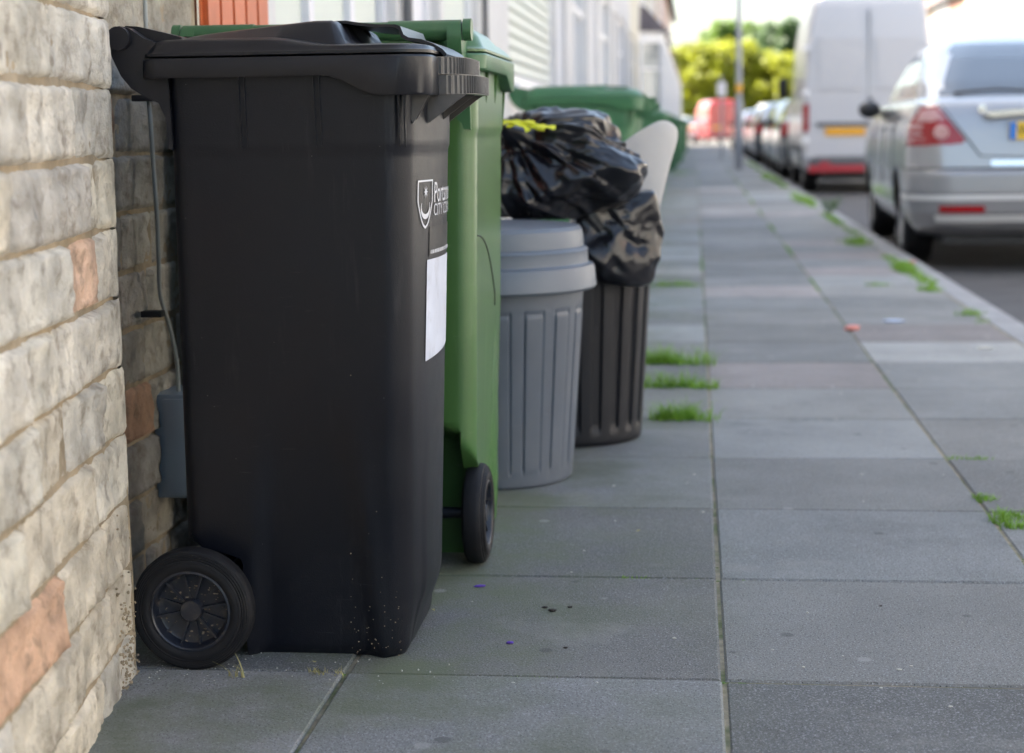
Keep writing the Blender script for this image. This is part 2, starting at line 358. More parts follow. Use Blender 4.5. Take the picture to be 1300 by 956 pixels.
# ------------------------------------------------------------ stone wall
def fbm(p, o=4): return noise.fractal(p, 1.0, 2.0, o, noise_basis='PERLIN_ORIGINAL')
def stone_wall(parent):
    # plan path: near stretch, rounded corner, return, then along the facade line
    raw = [(-.665, -2.5), (-.665, 1.0), (-.80, 1.84), (-.897, 2.545), (-.93, 2.585), (-1.03, 2.60), (WX, 2.64), (WX, 3.52)]
    seg = [0]
    for a, c in zip(raw, raw[1:]): seg.append(seg[-1]+sqrt((a[0]-c[0])**2+(a[1]-c[1])**2))
    def path(s):
        for i in range(len(raw)-1):
            if s <= seg[i+1] or i == len(raw)-2:
                t = (s-seg[i])/(seg[i+1]-seg[i]); a, c = raw[i], raw[i+1]
                return Vector((a[0]+(c[0]-a[0])*t, a[1]+(c[1]-a[1])*t))
    def frame(s):
        a, c = path(max(0, s-.012)), path(min(seg[-1], s+.012)); d = (c-a).normalized()
        return path(s), Vector((d.y, -d.x))
    TOT = seg[-1]; s_fine = seg[2]-.35
    pal = [(.54, .51, .46), (.58, .55, .49), (.50, .47, .42), (.60, .56, .48), (.49, .47, .43), (.56, .51, .43), (.53, .50, .46)]
    warm = [(.62, .40, .28), (.60, .42, .32), (.62, .38, .25)]
    b = NB(); lay = attr_faces(b); rnd = random.Random(21)
    H = .107; z = .93-H*9+.0; z0 = z; ci = 0
    zs = []
    while z < 2.6: zs.append(z); z += H
    for ci, zc in enumerate(zs):
        s = -rnd.uniform(0, .3)
        while s < TOT:
            L = rnd.choice([.16, .22, .28, .34, .40])*rnd.uniform(.9, 1.1)
            sa, sb = max(0, s), min(TOT, s+L); s += L
            if abs(sb-seg[3]) < .085: sb = seg[3]+.075; s = sb
            if sb-sa < .05: continue
            mid = (sa+sb)/2; P0 = path(mid)
            isw = rnd.random() < .035 or (abs(zc-.61) < .05 and path(sa).y < 2.32 < path(sb).y and mid < seg[3]) or (.17 < zc < .2 and path(sa).y < 2.06 < path(sb).y) or (mid > seg[4] and abs(zc-.83) < .05 and P0.y < 2.95)
            c = rnd.choice(warm if isw else pal); k = rnd.uniform(.88, 1.12); c = tuple(x*k for x in c)
            kk = rnd.uniform(.88, 1.12); c = (c[0]*kk, c[1]*kk*.975, c[2]*kk*.915)
            if mid > seg[4]: c = tuple(x*.62 for x in c)   # shade of the recess behind the bins, painted into the block tone
            off = rnd.uniform(-.004, .006); tilt = rnd.uniform(-.006, .006)
            fine = sb > s_fine and zc < 1.25
            st = .007 if fine else .04
            za, zb = zc+.0014, zc+H-.002; ga = .003
            nu = max(2, int((sb-sa-2*ga)/st)); nv = max(2, int((zb-za)/st))
            us = [sa+ga+(sb-sa-2*ga)*i/nu for i in range(nu+1)]; vz = [za+(zb-za)*j/nv for j in range(nv+1)]
            if not fine: us[1:1] = [us[0]+.008]; us[-1:-1] = [us[-1]-.008]; vz[1:1] = [vz[0]+.008]; vz[-1:-1] = [vz[-1]-.008]; nu += 2; nv += 2
            G = []
            seed = Vector((rnd.random()*50, rnd.random()*50, ci))
            for j in range(nv+1):
                row = []
                for i in range(nu+1):
                    u = us[i]; v = vz[j]
                    eu = min(u-sa-ga, sb-ga-u); ev = min(v-za, zb-v)
                    e = sm(-.0005, .0045, eu)*sm(-.0005, .0055, ev)
                    q = Vector((u, v, 0))
                    d = -.008+e*(.0125+off*.6+tilt*(u-mid)/(L*.5)+.008*fbm(q*6+seed)+(.0075*(lambda f: f[1]-f[0])(noise.voronoi(q*15+seed)[0]) if fine else .003)-.003+(.0028*fbm(q*60+seed)-.0025*sm(.25, .6, fbm(q*30+seed*3)) if fine else 0))
                    kc = 1-.75*exp(-((u-seg[3])/.05)**2); d = (d-.006)*kc+.006*1
                    wob = .0025*fbm(q*30+seed*2)
                    p, n = frame(u)
                    p = p+n*d
                    row.append(b.verts.new((p.x, p.y, v+wob*(1-e)+.0015*sin(u*9+ci))))
                G.append(row)
            for j in range(nv):
                for i in range(nu):
                    f = b.faces.new((G[j][i], G[j][i+1], G[j+1][i+1], G[j+1][i]))
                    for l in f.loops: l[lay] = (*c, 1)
    o = obj('stone_cladding', b, M['stone'], parent, angle=None)
    # mortar bed
    b = NB(); n = int(TOT/.03); G = []
    for j in range(28):
        zz = -.04+2.7*j/27; row = []
        for i in range(n+1):
            p, nn = frame(TOT*i/n); s_ = TOT*i/n; fl = exp(-((s_-seg[3]-.005)/.03)**2)*(1-sm(.30, .5, zz)); p = p-nn*(.0045-.014*fl+.003*fbm(Vector((i*.4, j*.7, 3)))); row.append(b.verts.new((p.x, p.y, zz)))
        G.append(row)
    for j in range(27):
        for i in range(n): b.faces.new((G[j][i], G[j][i+1], G[j+1][i+1], G[j+1][i]))
    obj('wall_mortar', b, M['mortar'], parent, angle=None)
    # lower mortar splashes at the foot of the wall
    b = NB(); rnd = random.Random(4)
    for k in range(260):
        s = rnd.uniform(seg[3]-.12, seg[4]); p, nn = frame(s); zz = abs(rnd.gauss(0, .09)); r = rnd.uniform(.0008, .0028)
        pp = p+nn*rnd.uniform(.004, .010)
        bmesh.ops.create_icosphere(b, subdivisions=1, radius=r, matrix=Matrix.Translation((pp.x, pp.y, zz)) @ Matrix.Diagonal((1, 1, rnd.uniform(.5, 1.5), 1)))
    setp(obj('mortar_crumbs', b, M['mortar'], parent), kind='stuff')
    return

# ------------------------------------------------------------ houses
def facade(b, X, y0, y1, z0, z1, ops, out, depth=.1, mi=0):
    ys = sorted({y0, y1, *[o[0] for o in ops], *[o[1] for o in ops]}); zs = sorted({z0, z1, *[o[2] for o in ops], *[o[3] for o in ops]})
    for ya, yb in zip(ys, ys[1:]):
        for za, zb in zip(zs, zs[1:]):
            my, mz = (ya+yb)/2, (za+zb)/2
            if any(o[0] < my < o[1] and o[2] < mz < o[3] for o in ops): continue
            b.faces.new([b.verts.new(p) for p in ((X, ya, za), (X, yb, za), (X, yb, zb), (X, ya, zb))]).material_index = mi
    for (ya, yb, za, zb) in ops:
        Xi = X-out*depth
        q = [(ya, za), (yb, za), (yb, zb), (ya, zb)]
        for k in range(4):
            a, c = q[k], q[(k+1) % 4]
            b.faces.new([b.verts.new(p) for p in ((X, *a), (X, *c), (Xi, *c), (Xi, *a))]).material_index = mi
def window(parent, X, ya, yb, za, zb, out, bars=1, fm='upvc', blind=None, name='window', hbar=True):
    fr = .06; b = NB(); xa, xb = sorted((X-out*.09, X-out*.035))
    box(b, xa, xb, ya, yb, za, za+fr); box(b, xa, xb, ya, yb, zb-fr, zb)
    box(b, xa, xb, ya, ya+fr, za+fr, zb-fr); box(b, xa, xb, yb-fr, yb, za+fr, zb-fr)
    for k in range(bars):
        yc = ya+(yb-ya)*(k+1)/(bars+1); box(b, xa+.004, xb-.004, yc-.035, yc+.035, za+fr, zb-fr)
    if hbar: zc = za+(zb-za)*.68; box(b, xa+.008, xb-.008, ya+fr, yb-fr, zc-.025, zc+.025)
    xs, xe = sorted((X-out*.02, X+out*.06)); box(b, xs, xe, ya-.06, yb+.06, za-.09, za-.005)
    f = obj(name, b, M[fm], parent, smooth=False)
    b = NB(); xa, xb = sorted((X-out*.08, X-out*.07)); box(b, xa, xb, ya+fr, yb-fr, za+fr, zb-fr)
    obj('pane', b, M['glass'], f, smooth=False)
    if blind:
        b = NB(); xa, xb = sorted((X-out*.068, X-out*.062)); box(b, xa, xb, ya+fr+.01, yb-fr-.01, za+fr+.01, zb-fr-.01)
        obj('blind', b, M[blind], f, smooth=False)
    return f
def door(parent, X, ya, yb, zt, out, m='doorb'):
    b = NB(); xa, xb = sorted((X-out*.10, X-out*.04))
    box(b, xa, xb, ya, ya+.07, 0, zt); box(b, xa, xb, yb-.07, yb, 0, zt); box(b, xa, xb, ya+.07, yb-.07, zt-.07, zt)
    f = obj('door_frame', b, M['upvc'], parent, smooth=False)
    b = NB(); xa, xb = sorted((X-out*.10, X-out*.06)); box(b, xa, xb, ya+.07, yb-.07, .0, zt-.07)
    xc, xd = sorted((X-out*.06, X-out*.05))
    for (a, c) in ((.25, .9), (1.05, zt-.25)):
        for k in range(2):
            w = (yb-ya-.14)/2; box(b, xc, xd, ya+.07+w*k+.07, ya+.07+w*(k+1)-.07, a, c)
    d = obj('door', b, M[m], parent, smooth=False)
    b = NB(); xc, xd = sorted((X-out*.055, X-out*.005)); box(b, xc, xd, yb-.2, yb-.17, .95, 1.1); obj('handle', b, M['chrome'], d, smooth=False)
def roof(parent, X, y0, y1, ez, rz_, out, m):
    b = NB(); Xe = X+out*.25; Xr = X-out*3.6; Xb = X-out*7.4
    prism(b, [(Xe, ez-.08), (Xe, ez+.03), (Xr, rz_+.06), (Xb, ez+.03), (Xb, ez-.08)], 'y', y0, y1)
    r = obj('roof', b, M[m], parent, smooth=False)
    b = NB(); xa = Xr; box(b, xa-.4, xa+.4, y1-.5, y1-.005, rz_-.4, rz_+1.1)
    for k in range(3): lathe(b, [(.09, rz_+1.1), (.11, rz_+1.14), (.10, rz_+1.4), (.08, rz_+1.4)], 10, 'z', (xa-.25+.25*k, y1-.25, 0))
    obj('chimney', b, M['brick'], r, smooth=False)
    b = NB(); xa, xb = sorted((X+out*.16, X+out*.28)); box(b, xa, xb, y0, y1, ez-.16, ez-.085); obj('gutter', b, M['trim'], parent, smooth=False)
def bay(parent, X, ya, yb, out, prj=.42, roofm='slate', zt=2.65, fm='upvc'):
    ci = .28; pl = [(X, ya), (X+out*prj, ya+ci), (X+out*prj, yb-ci), (X, yb)]
    def pr(o, grow=0): return [(X, ya-grow), (X+out*(prj+grow), ya+ci-grow*.5), (X+out*(prj+grow), yb-ci+grow*.5), (X, yb+grow)]
    b = NB(); prism(b, pr(0), 'z', 0, .82); o = obj('bay', b, M['render2'], parent, smooth=False)
    b = NB(); prism(b, pr(0, .05), 'z', .82, .9); prism(b, pr(0, .03), 'z', zt-.2, zt)
    for si, (a, c) in enumerate(((pl[0], pl[1]), (pl[1], pl[2]), (pl[2], pl[3]))):
        n = 3 if si == 1 else 1
        for k in range(n+1) if si == 1 else ([0] if si == 0 else [1]):
            t = k/n; x = a[0]+(c[0]-a[0])*t; y = a[1]+(c[1]-a[1])*t
            box(b, x-.045, x+.045, y-.045, y+.045, .9, zt-.2)
        tube(b, [(a[0], a[1], 1.95), (c[0], c[1], 1.95)], .028, 4)
    obj('bay_frame', b, M[fm], o, smooth=False)
    b = NB()
    q = pr(0, -.02); prism(b, q, 'z', .9, zt-.2); obj('bay_glass', b, M['glass'], o, smooth=False)
    b = NB(); e = pr(0, .12); base = [b.verts.new((p[0], p[1], zt)) for p in e]; top = [b.verts.new((X, ya+.1, zt+.5)), b.verts.new((X+out*.1, ya+ci+.05, zt+.5)), b.verts.new((X+out*.1, yb-ci-.05, zt+.5)), b.verts.new((X, yb-.1, zt+.5))]
    for k in range(3): b.faces.new((base[k], base[k+1], top[k+1], top[k]))
    b.faces.new(base); b.faces.new(top[::-1]); b.faces.new((base[0], top[0], top[3], base[3]))
    obj('bay_roof', b, M[roofm], o, smooth=False)
def core(b, X, y0, y1, z1, out, skip_front=True, mi=0, z0=0):
    Xb = X-out*7.2
    for q in (((X, y0, z0), (X, y0, z1), (Xb, y0, z1), (Xb, y0, z0)), ((X, y1, z0), (X, y1, z1), (Xb, y1, z1), (Xb, y1, z0)), ((Xb, y0, z0), (Xb, y1, z0), (Xb, y1, z1), (Xb, y0, z1))):
        b.faces.new([b.verts.new(p) for p in q]).material_index = mi
def terr(X, y0, w, out, wm, bm_, rm, dm, label, group, ez=5.6, rz_=7.6, hasbay=True):
    """house standing at y0..y0+w with its front on the plane X; built in local coordinates"""
    t = thing('terraced_house', label, 'house', (X, y0, 0), 0, group)
    b = NB(); ops = [(w-1.15, w-.2, 0, 2.35), (.5, 1.6, 3.35, 4.85), (w-1.5, w-.5, 3.35, 4.85)]
    if not hasbay: ops.append((.6, 2.6, .95, 2.4))
    facade(b, 0, 0, w, 0, ez, ops, out); core(b, 0, .003, w-.003, ez, out)
    obj('wall', b, M[wm], t, smooth=False)
    door(t, 0, w-1.15, w-.2, 2.35, out, dm)
    for o in ops[1:]: window(t, 0, *o, out, bars=1)
    if hasbay: bay(t, 0, .35, w-1.45, out, roofm=rm)
    roof(t, 0, 0, w, ez, rz_, out, bm_)
    return t
def left_row():
    # the stone-clad house
    t = thing('stone_clad_house', 'house faced in pale split stone blocks beside the black wheelie bin', 'house')
    stone_wall(t)
    b = NB(); facade(b, WX, 3.52, 4.10, 0, 2.6, [(3.56, 4.06, .0, 2.2)], 1); facade(b, WX, 3.2, 4.10, 2.6, 5.6, [], 1)
    facade(b, -.68, -2.5, 2.55, 2.6, 5.6, [(0, 1.4, 3.3, 4.8)], 1)
    for q in (((-.68, 2.55, 2.6), (WX, 2.6, 2.6), (WX, 2.6, 5.6), (-.68, 2.55, 5.6)), ((WX, 2.6, 2.6), (WX, 3.2, 2.6), (WX, 3.2, 5.6), (WX, 2.6, 5.6)), ((-.68, -2.5, 0), (-8.2, -2.5, 0), (-8.2, -2.5, 5.6), (-.68, -2.5, 5.6)), ((-8.2, -2.5, 0), (-8.2, 4.1, 0), (-8.2, 4.1, 5.6), (-8.2, -2.5, 5.6))):
        b.faces.new([b.verts.new(p) for p in q])
    obj('wall', b, M['render'], t, smooth=False)
    b = NB(); box(b, WX-.05, WX+.004, 3.535, 4.085, .0, 2.24)
    for k in range(5): y = 3.55+.106*k; box(b, WX+.004, WX+.016, y, y+.088, .05, 2.18)
    d = obj('door', b, M['orange'], t, smooth=False)
    b = NB(); box(b, WX+.016, WX+.04, 3.64, 3.66, .98, 1.06); obj('handle', b, M['chrome'], d, smooth=False)
    window(t, -.68, 0, 1.4, 3.3, 4.8, 1)
    roof(t, -.68, -2.5, 4.1, 5.6, 7.6, 1, 'slate')
    # the house with wide white windows
    t = thing('wide_window_house', 'pale house with wide white-framed windows directly behind the near green bin handle', 'house')
    b = NB(); ops = [(4.2, 5.95, .75, 2.4), (6.1, 6.98, 0, 2.35), (7.1, 8.25, .75, 2.4), (4.6, 5.8, 3.3, 4.8), (6.8, 8.0, 3.3, 4.8)]
    facade(b, WX, 4.1, 8.45, 0, 5.6, ops, 1); core(b, WX, 4.103, 8.45, 5.6, 1)
    obj('wall', b, M['render2'], t, smooth=False)
    window(t, WX, *ops[0], 1, bars=2, fm='upvc2', blind='curtain', hbar=False); window(t, WX, *ops[2], 1, bars=0, hbar=False, blind='curtain')
    for o in ops[3:]: window(t, WX, *o, 1)
    door(t, WX, 6.1, 6.98, 2.35, 1, 'upvc2')
    b = NB(); tube(b, [(WX+.025, 6.04, 0), (WX+.025, 6.04, 5.4)], .018, 12)
    for zz in (.4, 1.6, 2.8, 4.0): box(b, WX+.0, WX+.035, 5.995, 6.085, zz, zz+.04)
    obj('drainpipe', b, M['gtrim'], t)
    b = NB(); tube(b, [(WX+.02, 8.36, 0), (WX+.02, 8.36, 5.4)], .014, 12); obj('drainpipe', b, M['gtrim'], t)
    roof(t, WX, 4.1, 8.45, 5.6, 7.6, 1, 'slate')
    # the house with the slatted shutter
    t = thing('shuttered_house', 'white house with one wide slatted shutter above the further green bin', 'house')
    b = NB(); ops = [(9.6, 12.9, 1.12, 2.5), (9.4, 10.6, 3.3, 4.8), (11.6, 12.8, 3.3, 4.8), (13.05, 13.95, 0, 2.35)]
    facade(b, WX, 8.45, 14.2, 0, 5.6, ops, 1); core(b, WX, 8.453, 14.2, 5.6, 1)
    obj('wall', b, M['render2'], t, smooth=False)
    f = window(t, WX, *ops[0], 1, bars=0, hbar=False)
    b = NB()
    for k in range(17):
        z = 1.19+.075*k; prism(b, [(WX-.066, z), (WX-.04, z+.008), (WX-.046, z+.066), (WX-.066, z+.072)], 'y', 9.67, 12.83)
    obj('shutter', b, M['slats'], f, smooth=False)
    for o in ops[1:3]: window(t, WX, *o, 1)
    door(t, WX, 13.05, 13.95, 2.35, 1, 'upvc')
    roof(t, WX, 8.45, 14.2, 5.6, 7.6, 1, 'slate')
    y = 14.2; w = 4.5
    ordn = ['first', 'second', 'third', 'fourth', 'fifth', 'sixth', 'seventh', 'eighth', 'ninth', 'tenth', 'eleventh', 'twelfth', 'thirteenth', 'fourteenth']
    ws = ['render2', 'render2', 'render2', 'render', 'render2', 'render', 'render2', 'brick2', 'render2', 'render3', 'brick', 'render', 'render3', 'render2']
    wn = {'render2': 'white rendered', 'render': 'cream rendered', 'brick': 'red brick', 'brick2': 'buff brick', 'render3': 'pinkish rendered'}
    for i in range(14):
        terr(WX, y, w, 1, ws[i], 'slate', 'slate' if i % 3 else 'tile', ['upvc', 'orangey', 'doorg'][i % 3], '%s terraced house with %s, %s beyond the slatted shutter house' % (wn[ws[i]], 'bay window' if i >= 4 else 'flat front', ordn[i]), 'terraced houses along the pavement', hasbay=i >= 4)
        y += w
left_row()
def right_row():
    w = 4.6; y = -14; i = 0
    ws = ['render', 'brick2', 'render2', 'render', 'brick', 'render2', 'brick2']
    wn = {'render2': 'white rendered', 'render': 'cream rendered', 'brick': 'red brick', 'brick2': 'buff brick'}
    protos = {}
    nth = ['nearest', 'second nearest', 'third nearest', 'fourth nearest', 'fifth nearest', 'sixth nearest']; seen = 0
    while y < 118:
        wm = ws[i % 7]
        lab = '%s terraced house across the road, outside or hidden in the photo' % wn[wm]
        if 50 < y+w and y < 80 and seen < 6:
            lab = '%s terraced house across the road, %s of those above the silver car roof' % (wn[wm], nth[seen]); seen += 1
        if wm not in protos: protos[wm] = terr(10.55, y, w, -1, wm, 'tile' if i % 2 else 'slate', 'slate', ['doorb', 'doorg', 'upvc'][i % 3], lab, 'terraced houses across the road', ez=6.0, rz_=8.2)
        else:
            t = copy_tree(protos[wm]); t.location = (10.55, y, 0); t['label'] = lab
        y += w; i += 1
right_row()

# ------------------------------------------------------------ wheelie bins
def wheel_mesh(parent, cx, cz, yo, side, r=.1, wd=.046):
    """wheel on the y axis; yo = outer plane; side = -1 outer faces -y"""
    y0 = yo; s = -side    # inward direction
    b = NB()
    pr = [(.066*r/.1, .004), (.070*r/.1, .001), (.076*r/.1, .0), (.080*r/.1, .0015), (.0808*r/.1, .0005), (.083*r/.1, .0012), (.0838*r/.1, .0028), (.0865*r/.1, .0022), (.0873*r/.1, .004), (.090*r/.1, .0035), (.0908*r/.1, .0055), (.0935*r/.1, .0055), (.0942*r/.1, .008), (.0968*r/.1, .009), (.0993*r/.1, .014), (r, .018), (r, wd-.014), (.097*r/.1, wd-.005), (.088*r/.1, wd), (.068*r/.1, wd)]
    lathe(b, [(p[0], y0+s*p[1]) for p in pr], 72, 'y', (cx, 0, cz), closed=True)
    w = thing_child('wheel', b, M['tyre'], parent)
    b = NB()
    pr = [(.0665, .003), (.063, .002), (.061, .004), (.0595, .012), (.056, .020), (.052, .022), (.018, .022), (.0175, .009), (.016, .006), (.0001, .0055)]
    lathe(b, [(p[0]*r/.1, y0+s*p[1]) for p in pr], 60, 'y', (cx, 0, cz), cap=False)
    for k in range(12):
        a = 2*pi*k/12+.2; ca, sa = cos(a), sin(a); t = .0016; hi = .010 if k % 2 == 0 else .016
        pts = [(.014, 0), (.060, 0), (.060, 1), (.014, 1)]
        q = []
        for (rr, e) in pts:
            for tt in (-t, t):
                yy = y0+s*(.021 if e == 0 else hi+(.003 if rr < .03 else 0)); q.append((cx+(rr*ca-tt*sa)*r/.1, yy, cz+(rr*sa+tt*ca)*r/.1))
        v = [b.verts.new(p) for p in q]
        for f in ((0, 1, 3, 2), (2, 3, 5, 4), (4, 5, 7, 6), (6, 7, 1, 0), (0, 2, 4, 6), (1, 7, 5, 3)): b.faces.new([v[i] for i in f])
    obj('rim', b, M['rimp'], w, angle=30)
    return w
def thing_child(name, b, m, parent, **k): return obj(name, b, m, parent, **k)
def wheelie_bin(name, label, kind, loc, rz=0, group=None, body='bin_black', rim='bin_black2', detail=True, wheelmat=None):
    t = thing(name, label, 'wheelie bin', loc, rz, group)
    big = kind == 240
    sx, sy, sz = (1.28, 1.27, 1.028) if big else (1, 1, 1)
    def P(x, y, z): return (x*sx, y*sy, z*sz)
    ax = -.165*sx+(.035 if big else 0); az = .1
    xbT, xfT, xbB, xfB = -.178, .198, -.195, .168
    hB, hT = (.205, .216) if big else (.158, .213)
    zt = .955
    def surf(x, y, z):     # features pressed into the body
        f = z/zt
        # front bulge
        if x > .12:
            hy = hB-.003+(hT-hB+.002)*f; x += .031*max(0, 1-(y/hy)**2)*sm(.1, .17, x)*sm(0, .12, z)
        # step under the rim
        st = .0022*sm(.826, .834, z)
        if abs(y) > .1: y += st*(1 if y > 0 else -1)
        if x > .1: x += st
        # pressed foot on both long sides
        if abs(y) > .10 and z < .46:
            g = 1-z/.46; l1 = -.035-.045*g; l2 = .075+.045*g; l3 = .115+.02*g
            d = .019*g*(sm(l1-.015, l1+.012, x)*(1-sm(l2-.02, l2+.02, x)))+.009*g*sm(l3-.01, l3+.01, x)
            y -= d*(1 if y > 0 else -1)
        # wheel recess at the back
        lim = -.20+.105*(1-sm(.165, .205, z))
        if big:
            mid = 1-sm(.09, .115, abs(y)); zt_ = .315-.05*min(1, abs(y)/.21)**2; lim = -.20+.115*(1-sm(zt_-.06, zt_, z))*(1-.6*mid*sm(.13, .19, z))
            if abs(y) > .185: lim = min(lim, -.20+.13*(1-sm(.06, .28, z)))
        x = max(x, lim)
        return x, y, z
    b = NB(); Ls = []
    nz_ = 96 if detail else 30
    for i in range(nz_+1):
        z = zt*i/nz_; f = z/zt
        x0 = xbB+(xbT-xbB)*f; x1 = xfB+(xfT-xfB)*f; hy = hB+(hT-hB)*f**.9
        if z < .012: k = (.012-z)*.5; x0 += k; x1 -= k; hy -= k
        pts = rrect(x0, x1, hy, .028, .034, 26 if detail else 8, 8)
        Ls.append([P(*surf(x, y, z)) for (x, y) in pts])
    loft(b, Ls, True, True)
    # short stiffening ribs under the rim
    for sgn in (-1, 1):
        for xr in (-.058, .06, .192):
            for dx in (-.0045, .0045):
                a, c = sorted((sgn*.2, sgn*(hT+.0065))); vs = box(b, xr+dx-.0013, xr+dx+.0013, a, c, .835, .95)
                for v in vs:
                    if v.co.z < .9: v.co.y = sgn*(hT-.0025)
                    v.co = P(*v.co)
    bo = obj('body', b, M[body], t, angle=50)
    # rim with dipped front corner
    b = NB()
    def zb(x): return .945-.031*sm(.075, .165, x)
    o1 = rrect(-.215, .238, .236, .03, .05, 30, 8)
    o2 = rrect(-.196, .214, .214, .026, .05, 30, 8)
    Ls = [[P(x, y, zb(x)+.001) for x, y in o2], [P(x, y, zb(x)) for x, y in rrect(-.2135, .2365, .2345, .03, .05, 30, 8)], [P(x, y, zb(x)+.003) for x, y in o1], [P(x, y, .972) for x, y in o1], [P(x, y, .975) for x, y in rrect(-.213, .236, .234, .03, .05, 30, 8)], [P(x, y, .975) for x, y in o2]]
    loft(b, Ls, False, False)
    obj('rim', b, M[rim], t, angle=35)
    # comb lip at the front: two stepped, finely ribbed bands and gussets
    b = NB()
    def bow(y, e): return .228+e*(1-(y/.165)**4)
    for (e, za, zc, hw) in ((.050, .947, .9745, .135), (.066, .916, .946, .128)):
        n = 46; out = []
        for i in range(n+1):
            y = -hw+2*hw*i/n; out.append((bow(y, e)-.02*(abs(y)/hw)**8, y))
        poly = [(.20, -hw)]+out+[(.20, hw)]; prism(b, [(p[0]*sx, p[1]*sy) for p in poly], 'z', za*sz, zc*sz)
        for i in range(n):
            y = -hw+2*hw*(i+.5)/n; x = bow(y, e)-.02*(abs(y)/hw)**8
            box(b, (x-.004)*sx, (x+.0022)*sx, (y-.0012)*sy, (y+.0012)*sy, (za+.001)*sz, (zc-.001)*sz)
    for y in (-.122, -.02, .08):
        prism(b, [(x*sx, z*sz) for x, z in ((.205, .916), (.282, .916), (.270, .908), (.222, .872), (.205, .868))], 'y', y*sy-.0016, y*sy+.0016)
    for y in (-.185, -.17):
        prism(b, [(x*sx, z*sz) for x, z in ((.185, .916), (.232, .916), (.205, .87))], 'y', y*sy-.0016, y*sy+.0016)
    obj('comb_lip', b, M['comb'] if rim == 'bin_black2' else M[rim], t, smooth=False)
    # lid
    b = NB()
    def ztop(x): return 1.031 if big else 1.006+.0245*max(0, min(1, (x+.19)/.24))
    def ring(ins, zf):
        return [P(x, y, zf(x, y) if callable(zf) else zf) for x, y in rrect(-.213+ins, .237-ins, .234-ins, .034, .055, 30, 8)]
    def sh(z, k=1): return lambda x, y: z-.013*k*sm(-.02, .10, x)
    Ls = [ring(.006, .977), ring(.0, .9785), ring(.0, .983), ring(.003, .985), ring(.006, .990), *([ring(.012, sh(1.006, .65)), ring(.020, sh(1.017, .9)), ring(.034, sh(1.027))] if big else [ring(.012, sh(1.000, .65)), ring(.020, sh(1.0045, .9)), ring(.034, sh(1.006))])]
    zb0 = 1.027 if big else 1.006
    def plate(x, y, k): return zb0-.013*sm(-.02, .10, x)+(ztop(x)-zb0+.013*sm(-.02, .10, x))*k*(1-sm(.078, .108, x))+.002*k
    for ins, k in ((.040, .02), (.046 if big else .058, .85), (.066, .98)): Ls.append(ring(ins, lambda x, y, k=k: plate(x, y, k)))
    base = rrect(-.213+.066, .237-.066, .234-.066, .034, .055, 30, 8)
    for q in (.8, .6, .4, .2, .02):
        Ls.append([P(.02+(x-.02)*q, y*q, plate(.02+(x-.02)*q, y*q, 1)+.002*(1-q)) for x, y in base])
    loft(b, Ls, True, True)
    ld = obj('lid', b, M[body if big else rim], t, angle=40)
    # arch-shaped lid grip
    b = NB()
    up = [(.068, 1.026), (.074, 1.0345), (.088, 1.0345), (.11, 1.031), (.135, 1.028), (.168, 1.027), (.176, 1.024), (.181, 1.011), (.189, 1.006), (.210, 1.003), (.228, .996), (.243, .987), (.25, .979)]
    dn = [(x-.0005-(.003 if 2 < i else 0), z-.0045) for i, (x, z) in enumerate(up)]
    prism(b, [(x*sx, z*sz) for x, z in up+dn[::-1]], 'y', -.115*sy, .115*sy)
    obj('lid_grip', b, M[rim], ld, angle=35)
    # handle, brackets and hinge at the back
    b = NB(); hw = .222
    for (a, c, r) in ((-hw, -hw+.012, .0185), (-hw+.015, -.10, .017), (-.10, .10, .0155), (.10, hw-.015, .017), (hw-.012, hw, .0185)):
        zh = 1.008+(.006 if big else 0); tube(b, [P(-.25, a, zh), P(-.25, c, zh)], r*(1.1 if big else 1), 20)
    hd = obj('handle', b, M[rim], t, angle=40)
    b = NB()
    for y in (-.198, -.06, .06, .198):
        w = .013
        poly = [(-.268, 1.012), (-.262, 1.024), (-.25, 1.0275), (-.235, 1.024), (-.212, 1.008), (-.185, .998), (-.175, .94), (-.172, .835), (-.1785, .837), (-.182, .885), (-.192, .908), (-.219, .921), (-.235, .931), (-.251, .951), (-.264, .98), (-.2695, 1.0)]
        prism(b, [(x*sx, z*sz) for x, z in poly], 'y', y*sy-w, y*sy+w)
    q = [(-.232, .935), (-.213, .965), (-.21, .96), (-.18, .90), (-.19, .914), (-.215, .925)]
    prism(b, [(x*sx, z*sz) for x, z in q], 'y', -.19*sy, .19*sy)
    obj('handle_bracket', b, M[rim], t, angle=30)
    for y in (-.155, .155):
        b = NB(); w = .026
        poly = [(-.262, 1.020), (-.25, 1.0295), (-.23, 1.028), (-.19, 1.018), (-.16, 1.010), (-.16, 1.002), (-.20, 1.004), (-.225, 1.012), (-.25, 1.0)]
        prism(b, [(x*sx, z*sz) for x, z in poly], 'y', y*sy-w, y*sy+w)
        obj('hinge', b, M[rim], ld, angle=30)
    # axle and wheels
    wy = .20*sy if big else .243
    b = NB(); tube(b, [(ax, -wy+.02, az), (ax, wy-.02, az)], .0115, 16); obj('axle', b, M['rimp'], t)
    yo = .283 if big else .243
    for s in (-1, 1): wheel_mesh(t, ax, az, s*yo, s)
    return t

